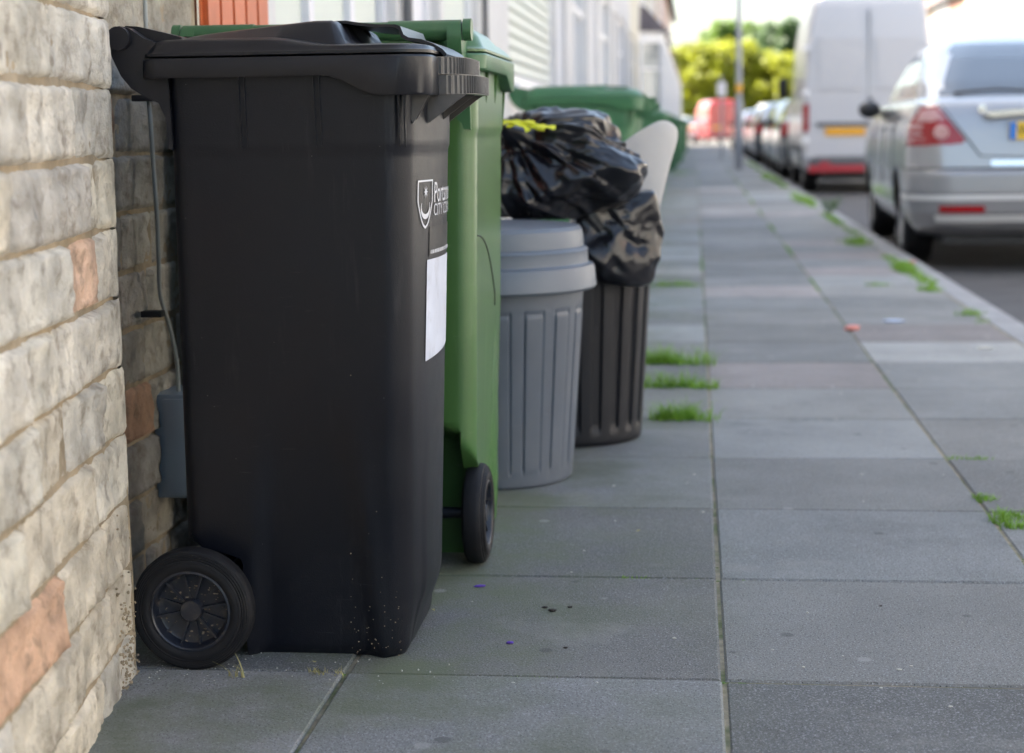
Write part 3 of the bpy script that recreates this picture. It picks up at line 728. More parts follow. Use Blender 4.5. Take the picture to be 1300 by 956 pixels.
BBX, BBY = -.64, 2.80
bb = wheelie_bin('wheelie_bin', 'black wheelie bin nearest the camera, white shield emblem and sticker on its front', 140, (BBX, BBY, 0))
gb = wheelie_bin('wheelie_bin', 'green wheelie bin directly behind the black one, wheels and handle turned to the camera', 240, (-.69, 3.455, 0), pi/2, None, 'bin_green', 'bin_green2')
def bin_front():
    """white marks on the front of the black bin, laid on its bulged face"""
    def fx(y, z):
        f = z/.955; x1 = .168+(.198-.168)*f; hy = .155+.057*f
        return x1+.031*max(0, 1-(y/hy)**2)*sm(0, .12, z)+.0022*sm(.826, .834, z)
    def sheet(b, poly, off=.0008, n=14, mi=0):
        ys = [p[0] for p in poly]; 
        v = [b.verts.new((0, p[0], p[1])) for p in poly]; f = b.faces.new(v); f.material_index = mi
        return v
    def lay(b, off):
        for v in b.verts: v.co.x = fx(v.co.y, v.co.z)+off
    # sticker (subdivided so that it follows the curve)
    def grid(y0, y1, z0, z1, off, cut=0, n=12, m=8):
        b = NB(); G = [[b.verts.new((0, y0+(y1-y0)*i/n, (z0+cut*(i/n))+(z1-z0-cut*(i/n))*j/m)) for i in range(n+1)] for j in range(m+1)]
        for j in range(m):
            for i in range(n): b.faces.new((G[j][i], G[j][i+1], G[j+1][i+1], G[j+1][i]))
        lay(b, off); return b
    obj('sticker', grid(-.11, .07, .487, .652, .0012, .012), M['sticker'], bb)
    o = obj('black_label', grid(-.10, .07, .657, .705, .0012), M['blk'], bb)
    b = NB(); rnd = random.Random(3); y = -.096
    while y < .062:
        w = rnd.uniform(.002, .005); z = .661
        b.faces.new([b.verts.new(p) for p in ((0, y, z), (0, y+w, z), (0, y+w, z+.006), (0, y, z+.006))]); y += w+rnd.uniform(.0012, .004)
    lay(b, .0022); obj('small_print', b, M['white'], o, smooth=False)
    # shield outline, star and crescent
    def shield(cx, cz, w, h):
        pts = [(-w, h*.5), (w, h*.5)]
        for k in range(11):
            t = k/10; pts.append((w*(1-t)**.55 if t < 1 else 0, h*.5-h*(.42+.58*t)))
        left = [(-x, z) for x, z in pts[2:-1]][::-1]
        return [(cx+x, cz+z) for x, z in pts[:1]+pts[1:]+left]
    b = NB(); cx, cz = -.122, .742
    A = shield(cx, cz, .035, .078); B = shield(cx, cz+.0008, .0315, .071)
    va = [b.verts.new((0, *p)) for p in A]; vb = [b.verts.new((0, *p)) for p in B]; n = len(A)
    for k in range(n): b.faces.new((va[k], va[(k+1) % n], vb[(k+1) % n], vb[k]))
    st = []
    for k in range(16): r = .0105 if k % 2 == 0 else .0035; a = pi/2+pi*k/8; st.append((cx+r*cos(a), cz+.020+r*sin(a)))
    c0 = b.verts.new((0, cx, cz+.020)); sv = [b.verts.new((0, *p)) for p in st]
    for k in range(16): b.faces.new((c0, sv[k], sv[(k+1) % 16]))
    o1, o2 = [], []
    for k in range(15):
        a = pi+.25-0+(pi-.5)*k/14; a = pi-.5+(pi+1.0)*k/14
        o1.append(b.verts.new((0, cx+.021*cos(a), cz-.006+.0175*sin(a)))); o2.append(b.verts.new((0, cx+.0185*cos(a), cz-.0035+.0125*sin(a)+.0005)))
    for k in range(14): b.faces.new((o1[k], o1[k+1], o2[k+1], o2[k]))
    lay(b, .0015); sh = obj('emblem', b, M['white'], bb, smooth=False)
    def text(body, y, z, size, sc):
        cu = bpy.data.curves.new('lettering', 'FONT'); cu.body = body; cu.size = size; cu.resolution_u = 3
        o = bpy.data.objects.new('lettering', cu); C.objects.link(o); dg = bpy.context.evaluated_depsgraph_get()
        me = bpy.data.meshes.new_from_object(o.evaluated_get(dg)); bpy.data.objects.remove(o)
        for v in me.vertices:
            yy = y+v.co.x*sc; zz = z+v.co.y; v.co = (fx(yy, zz)+.0016, yy, zz)
        me.materials.clear(); me.materials.append(M['white']); q = bpy.data.objects.new('lettering', me); C.objects.link(q); q.parent = bb
    text('Portsmouth', -.080, .7435, .048, .84)
    text('CITY COUNCIL', -.080, .722, .028, 1.0)
bin_front()
# a long crack in the green bin's side (local -y faces the street)
b = NB(); pts = []
for k in range(24):
    t = k/23; z = .655-.035*t-.13*t**2.1; x = -.20+.28*min(1, t*1.1)**.8
    f = z/.955/1.028
    pts.append((x, -(.205+.011*f**.9)*1.27-.0004, z))
tube(b, pts, .0016, 6); obj('crack', b, M['trim'], gb)

g2 = wheelie_bin('wheelie_bin', 'green wheelie bin with closed lid behind the black bag, below the slatted shutter', 240, (-.548, 8.42, 0), 0, None, 'bin_green3', 'bin_green3', detail=False)
for (x, y, lab) in ((-.585, 33.9, 'blurred green wheelie bin against the houses level with the lamp post'), (-.50, 57.5, 'small far green wheelie bin, the furthest along the house fronts'), (-.62, 20.5, 'dark green wheelie bin mostly hidden behind the off-white board'), (-.52, 41.0, 'blurred green wheelie bin second furthest along the house fronts')):
    c = copy_tree(g2); c.location = (x, y, 0); c['label'] = lab
for o in (g2,): pass
for o in list(C.objects):
    if o.name.startswith('wheelie_bin'): o['group'] = 'wheelie bins along the pavement'

# grit inside the near wheel
b = NB(); rnd = random.Random(8)
for k in range(75):
    a = rnd.uniform(0, 2*pi); r = rnd.uniform(.02, .056); s = rnd.uniform(.0005, .0017)
    bmesh.ops.create_icosphere(b, subdivisions=1, radius=s, matrix=Matrix.Translation((-.165+r*cos(a), -.243+.0195, .1+r*sin(a))) @ Matrix.Rotation(rnd.uniform(0, 6), 4, 'X') @ Matrix.Diagonal((rnd.uniform(.6, 2.4), .8, rnd.uniform(.5, 1.4), 1)))
obj('grit', b, M['grit'], bb)
# mud flecks at the bottom front corner of the black bin
b = NB()
for k in range(60):
    z = rnd.expovariate(1/.07)+.004; x = rnd.uniform(.07, .166); f = z/.955
    y = -(.158+.055*f**.9) + .006*(1-z/.46)
    if x > .134: y += .034-sqrt(max(0, .034**2-(x-.134)**2))
    bmesh.ops.create_icosphere(b, subdivisions=1, radius=rnd.uniform(.0005, .0013), matrix=Matrix.Translation((x, y, z)))
obj('mud_fleck', b, M['grit'], bb)

# ------------------------------------------------------------ dustbins
def dustbins():
    t = thing('dustbin', 'grey round plastic dustbin with its stepped lid on, between green and black bins', 'dustbin', (-.50, 4.13, 0), 0, 'round dustbins')
    def panel(a, z, r):
        n = 16; u = (a*n/(2*pi)) % 1; s = abs(u-.5)*2     # 0 centre of panel
        inz = sm(.03, .05, z)*(1-sm(.424, .432, z))
        gv = exp(-((s-.58)/.055)**2)*inz+(exp(-((z-.424)/.005)**2) if s < .58 else 0)
        return -.0042*min(1, gv)+(.0015*inz if s < .55 else 0)
    b = NB(); prof = [(.17, .0), (.188, .0), (.195, .006)]
    for i in range(1, 120): z = .006+.47*i/119; prof.append((.195+.033*z/.477, z))
    prof += [(.228, .5), (.222, .5)]
    lathe(b, prof, 576, 'z', fn=lambda a, h, r: panel(a, h, r) if r > .19 else 0); obj('body', b, M['grey_bin'], t, angle=50)
    b = NB(); prof = [(.225, .47), (.251, .4705), (.2565, .474), (.2595, .478), (.2555, .522), (.252, .530), (.243, .533), (.240, .536), (.2385, .562), (.2395, .566), (.235, .572), (.229, .575), (.2275, .60), (.225, .615), (.218, .624), (.20, .628), (.12, .634), (.001, .637)]
    lathe(b, prof, 96, 'z'); l = obj('lid', b, M['grey_lid'], t, angle=25)
    t = thing('dustbin', 'black ribbed round dustbin overflowing with bin bags', 'dustbin', (-.35, 4.69, 0), 0, 'round dustbins')
    def flute(a, z, r):
        n = 22; u = (a*n/(2*pi)) % 1; s = abs(u-.5)*2
        return -.009*sm(.48, .62, s)*sm(.035, .055, z)*(1-sm(.445, .46, z))
    b = NB(); prof = [(.17, 0), (.192, 0), (.199, .006)]
    for i in range(1, 50): z = .006+.47*i/49; prof.append((.2+.03*z/.476, z))
    prof += [(.243, .48), (.247, .484), (.247, .5), (.243, .504), (.228, .502), (.222, .47), (.19, .03), (.001, .025)]
    lathe(b, prof, 352, 'z', fn=lambda a, h, r: flute(a, h, r) if .198 < r < .235 and h < .476 else 0); obj('body', b, M['black_bin'], t, angle=50)
    for s in (-1, 1):
        b = NB(); a0 = -pi/2+.55 if s < 0 else pi/2+.55
        pts = []
        for k in range(9):
            a = a0-.16+.32*k/8; rr = .247+.035*min(1, sin(pi*k/8)*2.2); pts.append((rr*cos(a), rr*sin(a), .478))
        tube(b, pts, .009, 10); obj('handle', b, M['grey_bin'], t)
dustbins()

# ------------------------------------------------------------ bin bags
def bag(name, label, c, ax, seed, knot, lobes=(), npl=34, floor=.8, fine=1.):
    """stuffed plastic sack: rounded facets with creases between them, folds gathered towards the knot"""
    rnd = random.Random(seed); b = NB(); bmesh.ops.create_icosphere(b, subdivisions=7, radius=1); sv = Vector((seed, seed*1.7, seed*.3))
    kn = Vector(knot).normalized(); e1 = kn.orthogonal().normalized(); e2 = kn.cross(e1)
    pl = []
    for k in range(npl):
        n = Vector((rnd.gauss(0, 1), rnd.gauss(0, 1), rnd.gauss(0, 1))).normalized(); pl.append((n, rnd.uniform(.80, 1.02)))
    dent = [(Vector((rnd.gauss(0, 1), rnd.gauss(0, 1), rnd.gauss(0, 1))).normalized(), rnd.uniform(.10, .22), rnd.uniform(.18, .38)) for _ in range(12)]
    for v in b.verts:
        d = v.co.normalized(); w = d+Vector((noise.noise(d*2.3+sv), noise.noise(d*2.3+sv*3), noise.noise(d*2.3-sv)))*.10
        w.normalize(); best = sorted(cc/w.dot(n) for n, cc in pl if w.dot(n) > .2)
        r = best[0] if best else 1.1
        if len(best) > 1: r -= .022*exp(-((best[1]-best[0])/.035))      # crease softening
        r = min(r, 1.25)
        for n, am, wd in dent: r -= am*.55*max(0, 1-(d-n).length/wd)
        for (l, am, wd) in lobes: r += am*exp(-((d-Vector(l).normalized()).length/wd)**2)
        dist = (d-kn).length; t = d-kn*d.dot(kn); a = atan2(t.dot(e2), t.dot(e1))
        g = noise.noise(Vector((cos(a)*2.4, sin(a)*2.4, dist*.55+seed)))
        f = abs(noise.noise(Vector((cos(a)*3.6+g, sin(a)*3.6, dist*.5+seed))))
        f2 = abs(noise.noise(Vector((cos(a)*8+g*2, sin(a)*8, dist*1.1+seed+4))))
        k = min(1, dist*2.2)*exp(-max(0, dist-.9)*1.1)
        r += (.30*(1 if fine > .5 else .45)*(.22-f)+.09*fine*(.2-f2))*k
        h = 1-abs(noise.noise(d*4.2+sv))*2
        r += .028*h*h+.012*fine*(1-abs(noise.noise(d*11+sv))*2)**3
        r += .26*exp(-(dist/.12)**2)-.07*exp(-((dist-.26)/.10)**2)
        p = Vector((d.x*ax[0]*r, d.y*ax[1]*r, d.z*ax[2]*r))
        if p.z < -ax[2]*floor: p.z = -ax[2]*floor+(p.z+ax[2]*floor)*.1
        v.co = p
    for _ in range(5 if fine > .5 else 16): bmesh.ops.smooth_vert(b, verts=b.verts, factor=.5, use_axis_x=True, use_axis_y=True, use_axis_z=True)
    o = obj(name, b, M['bag'], angle=None); o.location = c
    return setp(o, label, 'bin bag', 'black bin bags')
bg1 = bag('bin_bag', 'large crumpled black bin bag with yellow drawstring on the grey dustbin lid', (-.365, 4.42, .755), (.222, .22, .160), 3, (-.45, -.75, .62), lobes=(((.3, -.2, .95), .14, .5), ((.8, -.3, -.35), .16, .45), ((-.8, -.5, -.4), .16, .5)))
bg2 = bag('bin_bag', 'smaller black bin bag bulging over the rim of the black dustbin', (-.215, 4.58, .58), (.125, .17, .125), 9, (-.7, -.3, .9), lobes=(((.6, -.5, -.6), .20, .5), ((.7, -.2, .5), .15, .4), ((-.3, -.6, .8), .2, .5)), npl=18, floor=1.3, fine=.15)
b = NB()
def ribbon(b, pts, w=.011):
    pts = [Vector(p) for p in pts]; prev = None
    for i, p in enumerate(pts):
        d = (pts[min(i+1, len(pts)-1)]-pts[max(i-1, 0)]).normalized(); up = Vector((.1*sin(i), -.6, .8)).normalized(); s = d.cross(up).normalized()*w*(.8+.3*sin(i*1.3))
        a, c = b.verts.new(p+s), b.verts.new(p-s); a2, c2 = b.verts.new(p+s+up*.0012), b.verts.new(p-s+up*.0012)
        if prev:
            for q in ((prev[0], a, c, prev[1]), (prev[2], prev[3], c2, a2), (prev[0], prev[2], a2, a), (prev[1], c, c2, prev[3])): b.faces.new(q)
        prev = (a, c, a2, c2)
def curve(p0, p1, p2, p3, n=12): return [tuple((1-t)**3*a+3*(1-t)**2*t*c+3*(1-t)*t*t*d+t**3*e for a, c, d, e in zip(p0, p1, p2, p3)) for t in [i/n for i in range(n+1)]]
ribbon(b, curve((-.125, -.20, .118), (-.09, -.215, .125), (-.06, -.205, .120), (-.005, -.205, .103)))
ribbon(b, curve((-.115, -.20, .12), (-.08, -.215, .128), (-.05, -.215, .110), (-.045, -.215, .098)), .008)
ribbon(b, curve((-.10, -.21, .112), (-.07, -.22, .11), (-.07, -.2, .13), (-.03, -.21, .118)), .007)
ribbon(b, curve((-.04, -.21, .11), (-.02, -.215, .112), (.0, -.21, .108), (.022, -.21, .106)), .009)
obj('drawstring', b, M['yellow'], bg1)

# off-white board leaning out of the dustbin
b = NB()
def board():
    # outline in (x,z), rounded top, following a shallow trough; thickness 14 mm
    out = []
    A = [(-.20, .30), (-.165, .30), (-.132, .45), (-.106, .60), (-.075, .73), (-.055, .80), (-.048, .83), (-.050, .852), (-.062, .868), (-.080, .876), (-.10, .876), (-.13, .862), (-.17, .838), (-.215, .806), (-.27, .76), (-.30, .70), (-.29, .6), (-.26, .45)]
    n = len(A)
    def cr(i, t):
        p = [A[(i+k-1) % n] for k in range(4)]
        return tuple(.5*((2*p[1][j])+(-p[0][j]+p[2][j])*t+(2*p[0][j]-5*p[1][j]+4*p[2][j]-p[3][j])*t*t+(-p[0][j]+3*p[1][j]-3*p[2][j]+p[3][j])*t**3) for j in range(2))
    for i in range(n):
        for t in (0, .25, .5, .75): out.append(cr(i, t))
    cx = sum(p[0] for p in out)/len(out); cz = sum(p[1] for p in out)/len(out)
    def pos(p, y): return (p[0], y+1.9*(p[0]+.17)**2*1.5, p[1])
    rings = []
    for (s, y) in ((.02, 0), (.3, 0), (.55, 0), (.8, 0), (.975, .0), (1, .004), (1, .012), (.975, .016), (.8, .016), (.55, .016), (.3, .016), (.02, .016)):
        rings.append([pos((cx+(p[0]-cx)*s, cz+(p[1]-cz)*s), y) for p in out])
    loft(b, rings)
board()
o = setp(obj('board', b, M['board'], angle=50), 'off-white board with rounded corner standing up behind the black bin bags', 'board'); o.location = (0, 4.80, 0)

# ------------------------------------------------------------ cable and box
t = thing('junction_box', 'blue-grey plastic box low on the stone wall behind the black bin', 'utility box', (-1.035, 3.14, .155))
b = NB(); box(b, -.01, .062, 0, .13, 0, .205, bev=.006); obj('case', b, M['box'], t, angle=30)
b = NB(); box(b, .012, .057, -.010, -.001, .008, .197, bev=.004); obj('cover', b, M['box'], t, angle=30)
b = NB(); pts = [(-1.005, 3.18, .35), (-1.003, 3.17, .42), (-1.0, 3.12, .50), (-1.005, 3.09, .56), (-.995, 3.06, .64), (-.992, 3.05, .72), (-.998, 3.06, .80), (-1.0, 3.06, .88), (-1.006, 3.07, .95), (-1.008, 3.08, 1.05), (-1.008, 3.08, 1.2), (-1.008, 3.08, 2.4)]
P2 = []
for i in range(len(pts)-1):
    p = [Vector(pts[max(0, min(len(pts)-1, i+k-1))]) for k in range(4)]
    for s_ in range(6):
        u = s_/6; P2.append(.5*((2*p[1])+(-p[0]+p[2])*u+(2*p[0]-5*p[1]+4*p[2]-p[3])*u*u+(-p[0]+3*p[1]-3*p[2]+p[3])*u**3))
P2.append(Vector(pts[-1])); tube(b, P2, .0042, 10)
cb_ = setp(obj('cable', b, M['cable']), 'thin grey cable running up the stone wall from the blue-grey box', 'cable')
for zz in (.92, .52):
    b = NB(); box(b, -1.03, -.99, 3.045, 3.07, zz, zz+.012, bev=.002); obj('clip', b, M['trim'], cb_)

# ------------------------------------------------------------ vehicles
class Body:
    def __init__(s, lv, ns=60, nc=14): s.lv = lv; s.ns = ns; s.nc = nc
    def at(s, z):
        lv = s.lv
        if z <= lv[0][0]: return lv[0][1:]
        for a, c in zip(lv, lv[1:]):
            if z <= c[0]:
                t = (z-a[0])/(c[0]-a[0]) if c[0] > a[0] else 0; return tuple(p+(q-p)*t for p, q in zip(a[1:], c[1:]))
        return lv[-1][1:]
    def ring(s, z, off=0):
        yr, yf, w, rr, rf = s.at(z)
        # rrect runs along x: x=length, y=width  -> swap to (width, length)
        return [(q[1], q[0], z) for q in rrect(yr-off, yf+off, w+off, min(rr, w*.95), min(rf, w*.95), s.ns, s.nc)]
    def zs(s, step):
        out = []
        for a, c in zip(s.lv, s.lv[1:]):
            n = max(1, int(round((c[0]-a[0])/step)))
            for k in range(n): out.append(a[0]+(c[0]-a[0])*k/n)
        return out+[s.lv[-1][0]]
    def mesh(s, step=.03, arches=(), ar=.345, cap=True):
        b = NB(); R = loft(b, [s.ring(z) for z in s.zs(step)], True, cap)
        if arches:
            for v in b.verts:
                for (ay, az) in arches:
                    if abs(v.co.x) > .5:
                        dy, dz = v.co.y-ay, v.co.z-az; d = sqrt(dy*dy+dz*dz)
                        if abs(d-ar) < .028 and d > 0: v.co.y = ay+dy*ar/d; v.co.z = az+dz*ar/d
            kill = [f for f in b.faces if abs(f.calc_center_median().x) > .5 and any((f.calc_center_median().y-ay)**2+(f.calc_center_median().z-az)**2 < (ar-.004)**2 for ay, az in arches)]
            bmesh.ops.delete(b, geom=kill, context='FACES')
        return b
    def patch(s, mask, off=.004, step=.012, z0=None, z1=None, ns=None, th=.0):
        sv = s.ns; s.ns = ns or s.ns; b = NB()
        z0 = z0 if z0 is not None else s.lv[0][0]; z1 = z1 if z1 is not None else s.lv[-1][0]
        n = max(1, int((z1-z0)/step)); R = [s.ring(z0+(z1-z0)*k/n, off) for k in range(n+1)]; cache = {}
        def vt(k, i):
            i %= len(R[0])
            if (k, i) not in cache: cache[(k, i)] = b.verts.new(R[k][i])
            return cache[(k, i)]
        for k in range(n):
            for i in range(len(R[0])):
                j = (i+1) % len(R[0]); c = [(R[k][i][q]+R[k+1][j][q])/2 for q in range(3)]
                if mask(*c): b.faces.new((vt(k, i), vt(k, j), vt(k+1, j), vt(k+1, i)))
        s.ns = sv; return b
def inpoly(x, y, P):
    c = False; n = len(P)
    for i in range(n):
        x1, y1 = P[i]; x2, y2 = P[(i+1) % n]
        if (y1 > y) != (y2 > y) and x < (x2-x1)*(y-y1)/(y2-y1)+x1: c = not c
    return c
def vwheel(parent, x, y, r=.315, w=.20, side=-1):
    b = NB(); s = -side; x0 = x
    lathe(b, [(r*.62, x0+s*.012), (r*.70, x0), (r*.9, x0+s*.004), (r*.97, x0+s*.02), (r, x0+s*.04), (r, x0+s*(w-.04)), (r*.95, x0+s*w), (r*.62, x0+s*w)], 48, 'x', (0, y, r), closed=True)
    wh = obj('wheel', b, M['tyre'], parent)
    b = NB(); lathe(b, [(r*.64, x0+s*.010), (r*.60, x0+s*.012), (r*.57, x0+s*.05), (.06, x0+s*.045), (.05, x0+s*.02), (.001, x0+s*.018)], 40, 'x', (0, y, r), cap=False)
    for k in range(7):
        a = 2*pi*k/7; ca, sa = cos(a), sin(a); q = []
        for rr, wdt in ((.04, .03), (r*.6, .022)):
            for tt in (-wdt, wdt):
                for xx in (.014, .045): q.append((x0+s*xx, y+rr*ca-tt*sa, r+rr*sa+tt*ca))
        v = [b.verts.new(p) for p in q]
        for f in ((0, 2, 6, 4), (1, 5, 7, 3), (0, 1, 3, 2), (4, 6, 7, 5), (0, 4, 5, 1), (2, 3, 7, 6)): b.faces.new([v[i] for i in f])
    obj('rim', b, M['alloy'], wh, angle=30)
    return wh
def textmesh(body, size, m, parent, loc, rx=pi/2, rz=0, sx=1):
    cu = bpy.data.curves.new('lettering', 'FONT'); cu.body = body; cu.size = size; cu.resolution_u = 3; cu.extrude = .001; cu.align_x = 'CENTER'; cu.align_y = 'CENTER'
    o = bpy.data.objects.new('lettering', cu); C.objects.link(o); dg = bpy.context.evaluated_depsgraph_get()
    me = bpy.data.meshes.new_from_object(o.evaluated_get(dg)); bpy.data.objects.remove(o)
    mt = Matrix.Translation(loc) @ Matrix.Rotation(rz, 4, 'Z') @ Matrix.Rotation(rx, 4, 'X') @ Matrix.Diagonal((sx, 1, 1, 1)); me.transform(mt)
    me.materials.clear(); me.materials.append(m); q = bpy.data.objects.new('lettering', me); C.objects.link(q); q.parent = parent; return q
def saloon(label, paint, loc, rz=0, group=None, main=False, L=4.7, hz=1.08, name='parked_car', detail=True):
    t = thing(name, label, 'car', loc, rz, group); h = L/2; k = hz; q = L/4.7
    lv = [(.20*k, -2.14*q, 2.10*q, .78, .30, .5), (.25*k, -2.26*q, 2.24*q, .83, .30, .55), (.34*k, -2.335*q, 2.31*q, .868, .30, .6), (.46*k, -2.35*q, 2.34*q, .883, .28, .6), (.565*k, -2.345*q, 2.34*q, .89, .27, .6), (.585*k, -2.33*q, 2.335*q, .888, .26, .6), (.60*k, -2.265*q, 2.33*q, .887, .24, .6), (.72*k, -2.25*q, 2.24*q, .882, .22, .6), (.82*k, -2.235*q, 2.1*q, .87, .20, .62), (.90*k, -2.215*q, 1.86*q, .85, .19, .62), (.955*k, -2.185*q, 1.55*q, .83, .18, .6), (.985*k, -2.13*q, 1.30*q, .81, .18, .5), (.998*k, -2.03*q, 1.15*q, .775, .18, .4), (1.003*k, -1.80*q, .9*q, .70, .18, .3)]
    B = Body(lv, 70 if detail else 30, 12); wr = .315
    b = B.mesh(.022 if detail else .05, [(-1.37*q, wr), (1.36*q, wr)], .355)
    obj('body', b, M[paint], t, angle=60)
    gl = [(.985*k, -1.90*q, 1.18*q, .775, .30, .45), (1.10*k, -1.66*q, .90*q, .742, .28, .42), (1.25*k, -1.30*q, .48*q, .668, .30, .38), (1.32*k, -1.10*q, .26*q, .622, .32, .34), (1.36*k, -.96*q, .12*q, .572, .32, .32), (1.39*k, -.82*q, .0*q, .50, .30, .3), (1.412*k, -.68*q, -.1*q, .40, .28, .28), (1.428*k, -.54*q, -.2*q, .27, .2, .2), (1.436*k, -.45*q, -.26*q, .14, .1, .1)]
    G = Body(gl, 60 if detail else 26, 12)
    obj('roof', G.mesh(.03 if detail else .08), M[paint], t, angle=60)
    def side(x, y, z):
        if abs(x) < .5 or not (1.02*k < z < 1.31*k): return False
        tt = (z-1.02*k)/(.315*k); yb = -1.30*q+tt*.62*q; yf = .86*q-tt*.80*q
        return yb < y < yf and abs(y+.18*q) > .035 and abs(x) > .54
    for s in (-1, 1):
        for fr_ in (0, 1): obj('side_window', G.patch(lambda x, y, z: side(x, y, z) and x*s > 0 and (y > -.18*q) == bool(fr_), .004, .012, 1.0*k, 1.36*k, 110 if detail else 40), M['cglass'], t, angle=60)
    def rear(x, y, z):
        tt = (z-1.015*k)/(.33*k)
        return 1.015*k < z < 1.345*k and y < -.8*q and abs(x) < .65-.17*tt
    obj('rear_window', G.patch(rear, .004, .012, 1.0*k, 1.36*k, 60), M['cglass'], t, angle=60)
    obj('windscreen', G.patch(lambda x, y, z: 1.02*k < z < 1.345*k and y > .15*q and abs(x) < .68-.12*(z-1.02*k)/(.33*k), .004, .02, 1.0*k, 1.36*k, 60), M['cglass'], t, angle=60)
    # underside and wheel wells
    b = NB(); box(b, -.64, .64, -2.1*q, 2.05*q, .17, .66); obj('underbody', b, M['trim'], t, smooth=False)
    for s in (-1, 1):
        for y in (-1.37*q, 1.36*q): vwheel(t, s*.855, y, wr, .20, s)
    # tail lights
    for s in (-1, 1):
        P = [(s*.80, .945*k), (s*.71, .955*k), (s*.53, .755*k), (s*.56, .735*k), (s*.91, .725*k), (s*.91, .80*k)]
        lt = obj('tail_light', B.patch(lambda x, y, z: y < -1.98*q and inpoly(x, z, P), .006, .005, .70*k, .97*k, 220 if detail else 50), M['redl'], t, angle=60)
        if main:
            b = NB(); lathe(b, [(.048, 0), (.044, -.008), (.026, -.009), (.024, -.005), (.001, -.005)], 28, 'y', (s*.685, -2.254*q, .80*k)); obj('reflector', b, M['clearl'], lt)
            Q = [(s*.80, .93*k), (s*.725, .94*k), (s*.66, .87*k), (s*.84, .86*k)]
            obj('indicator', B.patch(lambda x, y, z: y < -1.98*q and inpoly(x, z, Q), .008, .008, .84*k, .96*k, 120), M['clearl'], lt, angle=60)
            Q2 = [(s*.90, .85*k), (s*.80, .85*k), (s*.79, .76*k), (s*.90, .75*k)]
            obj('indicator', B.patch(lambda x, y, z: y < -1.9*q and inpoly(x, z, Q2) and int((z/.022)) % 2 == 0, .008, .008, .73*k, .86*k, 120), M['clearl'], lt, angle=60)
    # number plate in its recess
    yp = -2.262*q
    b = NB(); box(b, -.262, .262, yp-.012, yp+.03, .755*k, .755*k+.112, bev=.004); pl = obj('number_plate', b, M['plate'], t, smooth=False)
    if main:
        b = NB(); box(b, -.2615, -.222, yp-.0135, yp-.008, .755*k+.002, .755*k+.110); obj('blue_band', b, M['eub'], pl, smooth=False)
        textmesh('W', .095, M['trim'], pl, (-.175, yp-.0135, .755*k+.054), sx=.8)
        b = NB(); prism(b, [(-.42, .898*k), (-.40, .915*k), (0, .938*k), (.40, .915*k), (.42, .898*k), (.38, .885*k), (0, .905*k), (-.38, .885*k)], 'y', yp-.022, yp+.04); obj('boot_strip', b, M['chrome'], t, angle=30)
        b = NB(); lathe(b, [(.030, 0), (.028, -.006), (.001, -.007)], 24, 'y', (-.43, yp+.02, .93*k)); obj('badge', b, M['chrome'], t)
        # chrome line, bumper strips, red reflectors, exhaust, wiper, aerial
        obj('bumper', B.patch(lambda x, y, z: y < -1.72*q, .003, .012, .27*k, .583*k, 60), M['bumper'], t, angle=60)
        obj('bumper_gap', B.patch(lambda x, y, z: y < -1.6*q, .002, .006, .586*k, .60*k, 60), M['trim'], t, angle=60)
        obj('bumper_strip', B.patch(lambda x, y, z: y < -1.75*q, .012, .006, .418*k, .444*k, 60), M['brightstrip'], t, angle=60)
        obj('boot_line', B.patch(lambda x, y, z: y < -1.9*q and abs(x) < .38, .010, .006, .607*k, .640*k, 60), M['chrome'], t, angle=60)
        obj('lower_strip', B.patch(lambda x, y, z: y < -1.9*q and abs(x) < .72, .014, .006, .290*k, .330*k, 60), M['brightstrip'], t, angle=60)
        for s in (-1, 1):
            obj('rear_reflector', B.patch(lambda x, y, z: y < -1.9*q and .42 < s*x < .70, .010, .006, .345*k, .385*k, 90), M['redl'], t, angle=60)
        for s in (-1, 1):
            for (x1, z1, x2, z2) in ((.70, .965, .50, .74), (.50, .74, .44, .665), (.44, .665, .0, .65)):
                b = NB(); tube(b, [(s*x1, -2.258*q, z1*k), (s*x2, -2.262*q, z2*k)], .004, 6); obj('boot_seam', b, M['trim'], t)
        b = NB(); tube(b, [(-.02, -1.925*q, 1.03*k), (-.3, -1.90*q, 1.045*k), (-.56, -1.83*q, 1.03*k)], .010, 6); obj('rear_wiper', b, M['trim'], t)
    for s in (-1, 1):
        b = NB(); bmesh.ops.create_uvsphere(b, u_segments=20, v_segments=12, radius=1, matrix=Matrix.Translation((s*.93, .60*q, .955*k)) @ Matrix.Diagonal((.09, .07, .07, 1)))
        box(b, s*.87-.06, s*.87+.04, .58*q, .62*q, .92*k, .95*k); obj('door_mirror', b, M['trim'] if s < 0 else M[paint], t)
        if detail:
            for ys in ((.78, 1.0), (-.18, 1.0), (-1.02, 1.0)):
                b = NB(); tube(b, [(s*.893, ys[0]*q, .45*k), (s*.880, ys[0]*q, .8*k), (s*.83, ys[0]*q, .955*k)], .003, 5); obj('door_seam', b, M['trim'], t)
            for y in (-.85, .05):
                b = NB(); box(b, s*.868-.02, s*.868+.02, y*q, y*q+.17, .81*k, .835*k, bev=.005); obj('door_handle', b, M[paint], t)
    for s in (-1, 1):
        obj('headlight', B.patch(lambda x, y, z: y > 1.75*q and .5 < s*x < .86, .006, .02, .62*k, .76*k, 50), M['clearl'], t, angle=60)
    return t
sal = saloon('silver saloon car at the right with red tail light and yellow number plate', 'silver', (2.315, 13.35, -.1), radians(-1.6), 'cars parked along the kerb', main=True, hz=1.12)

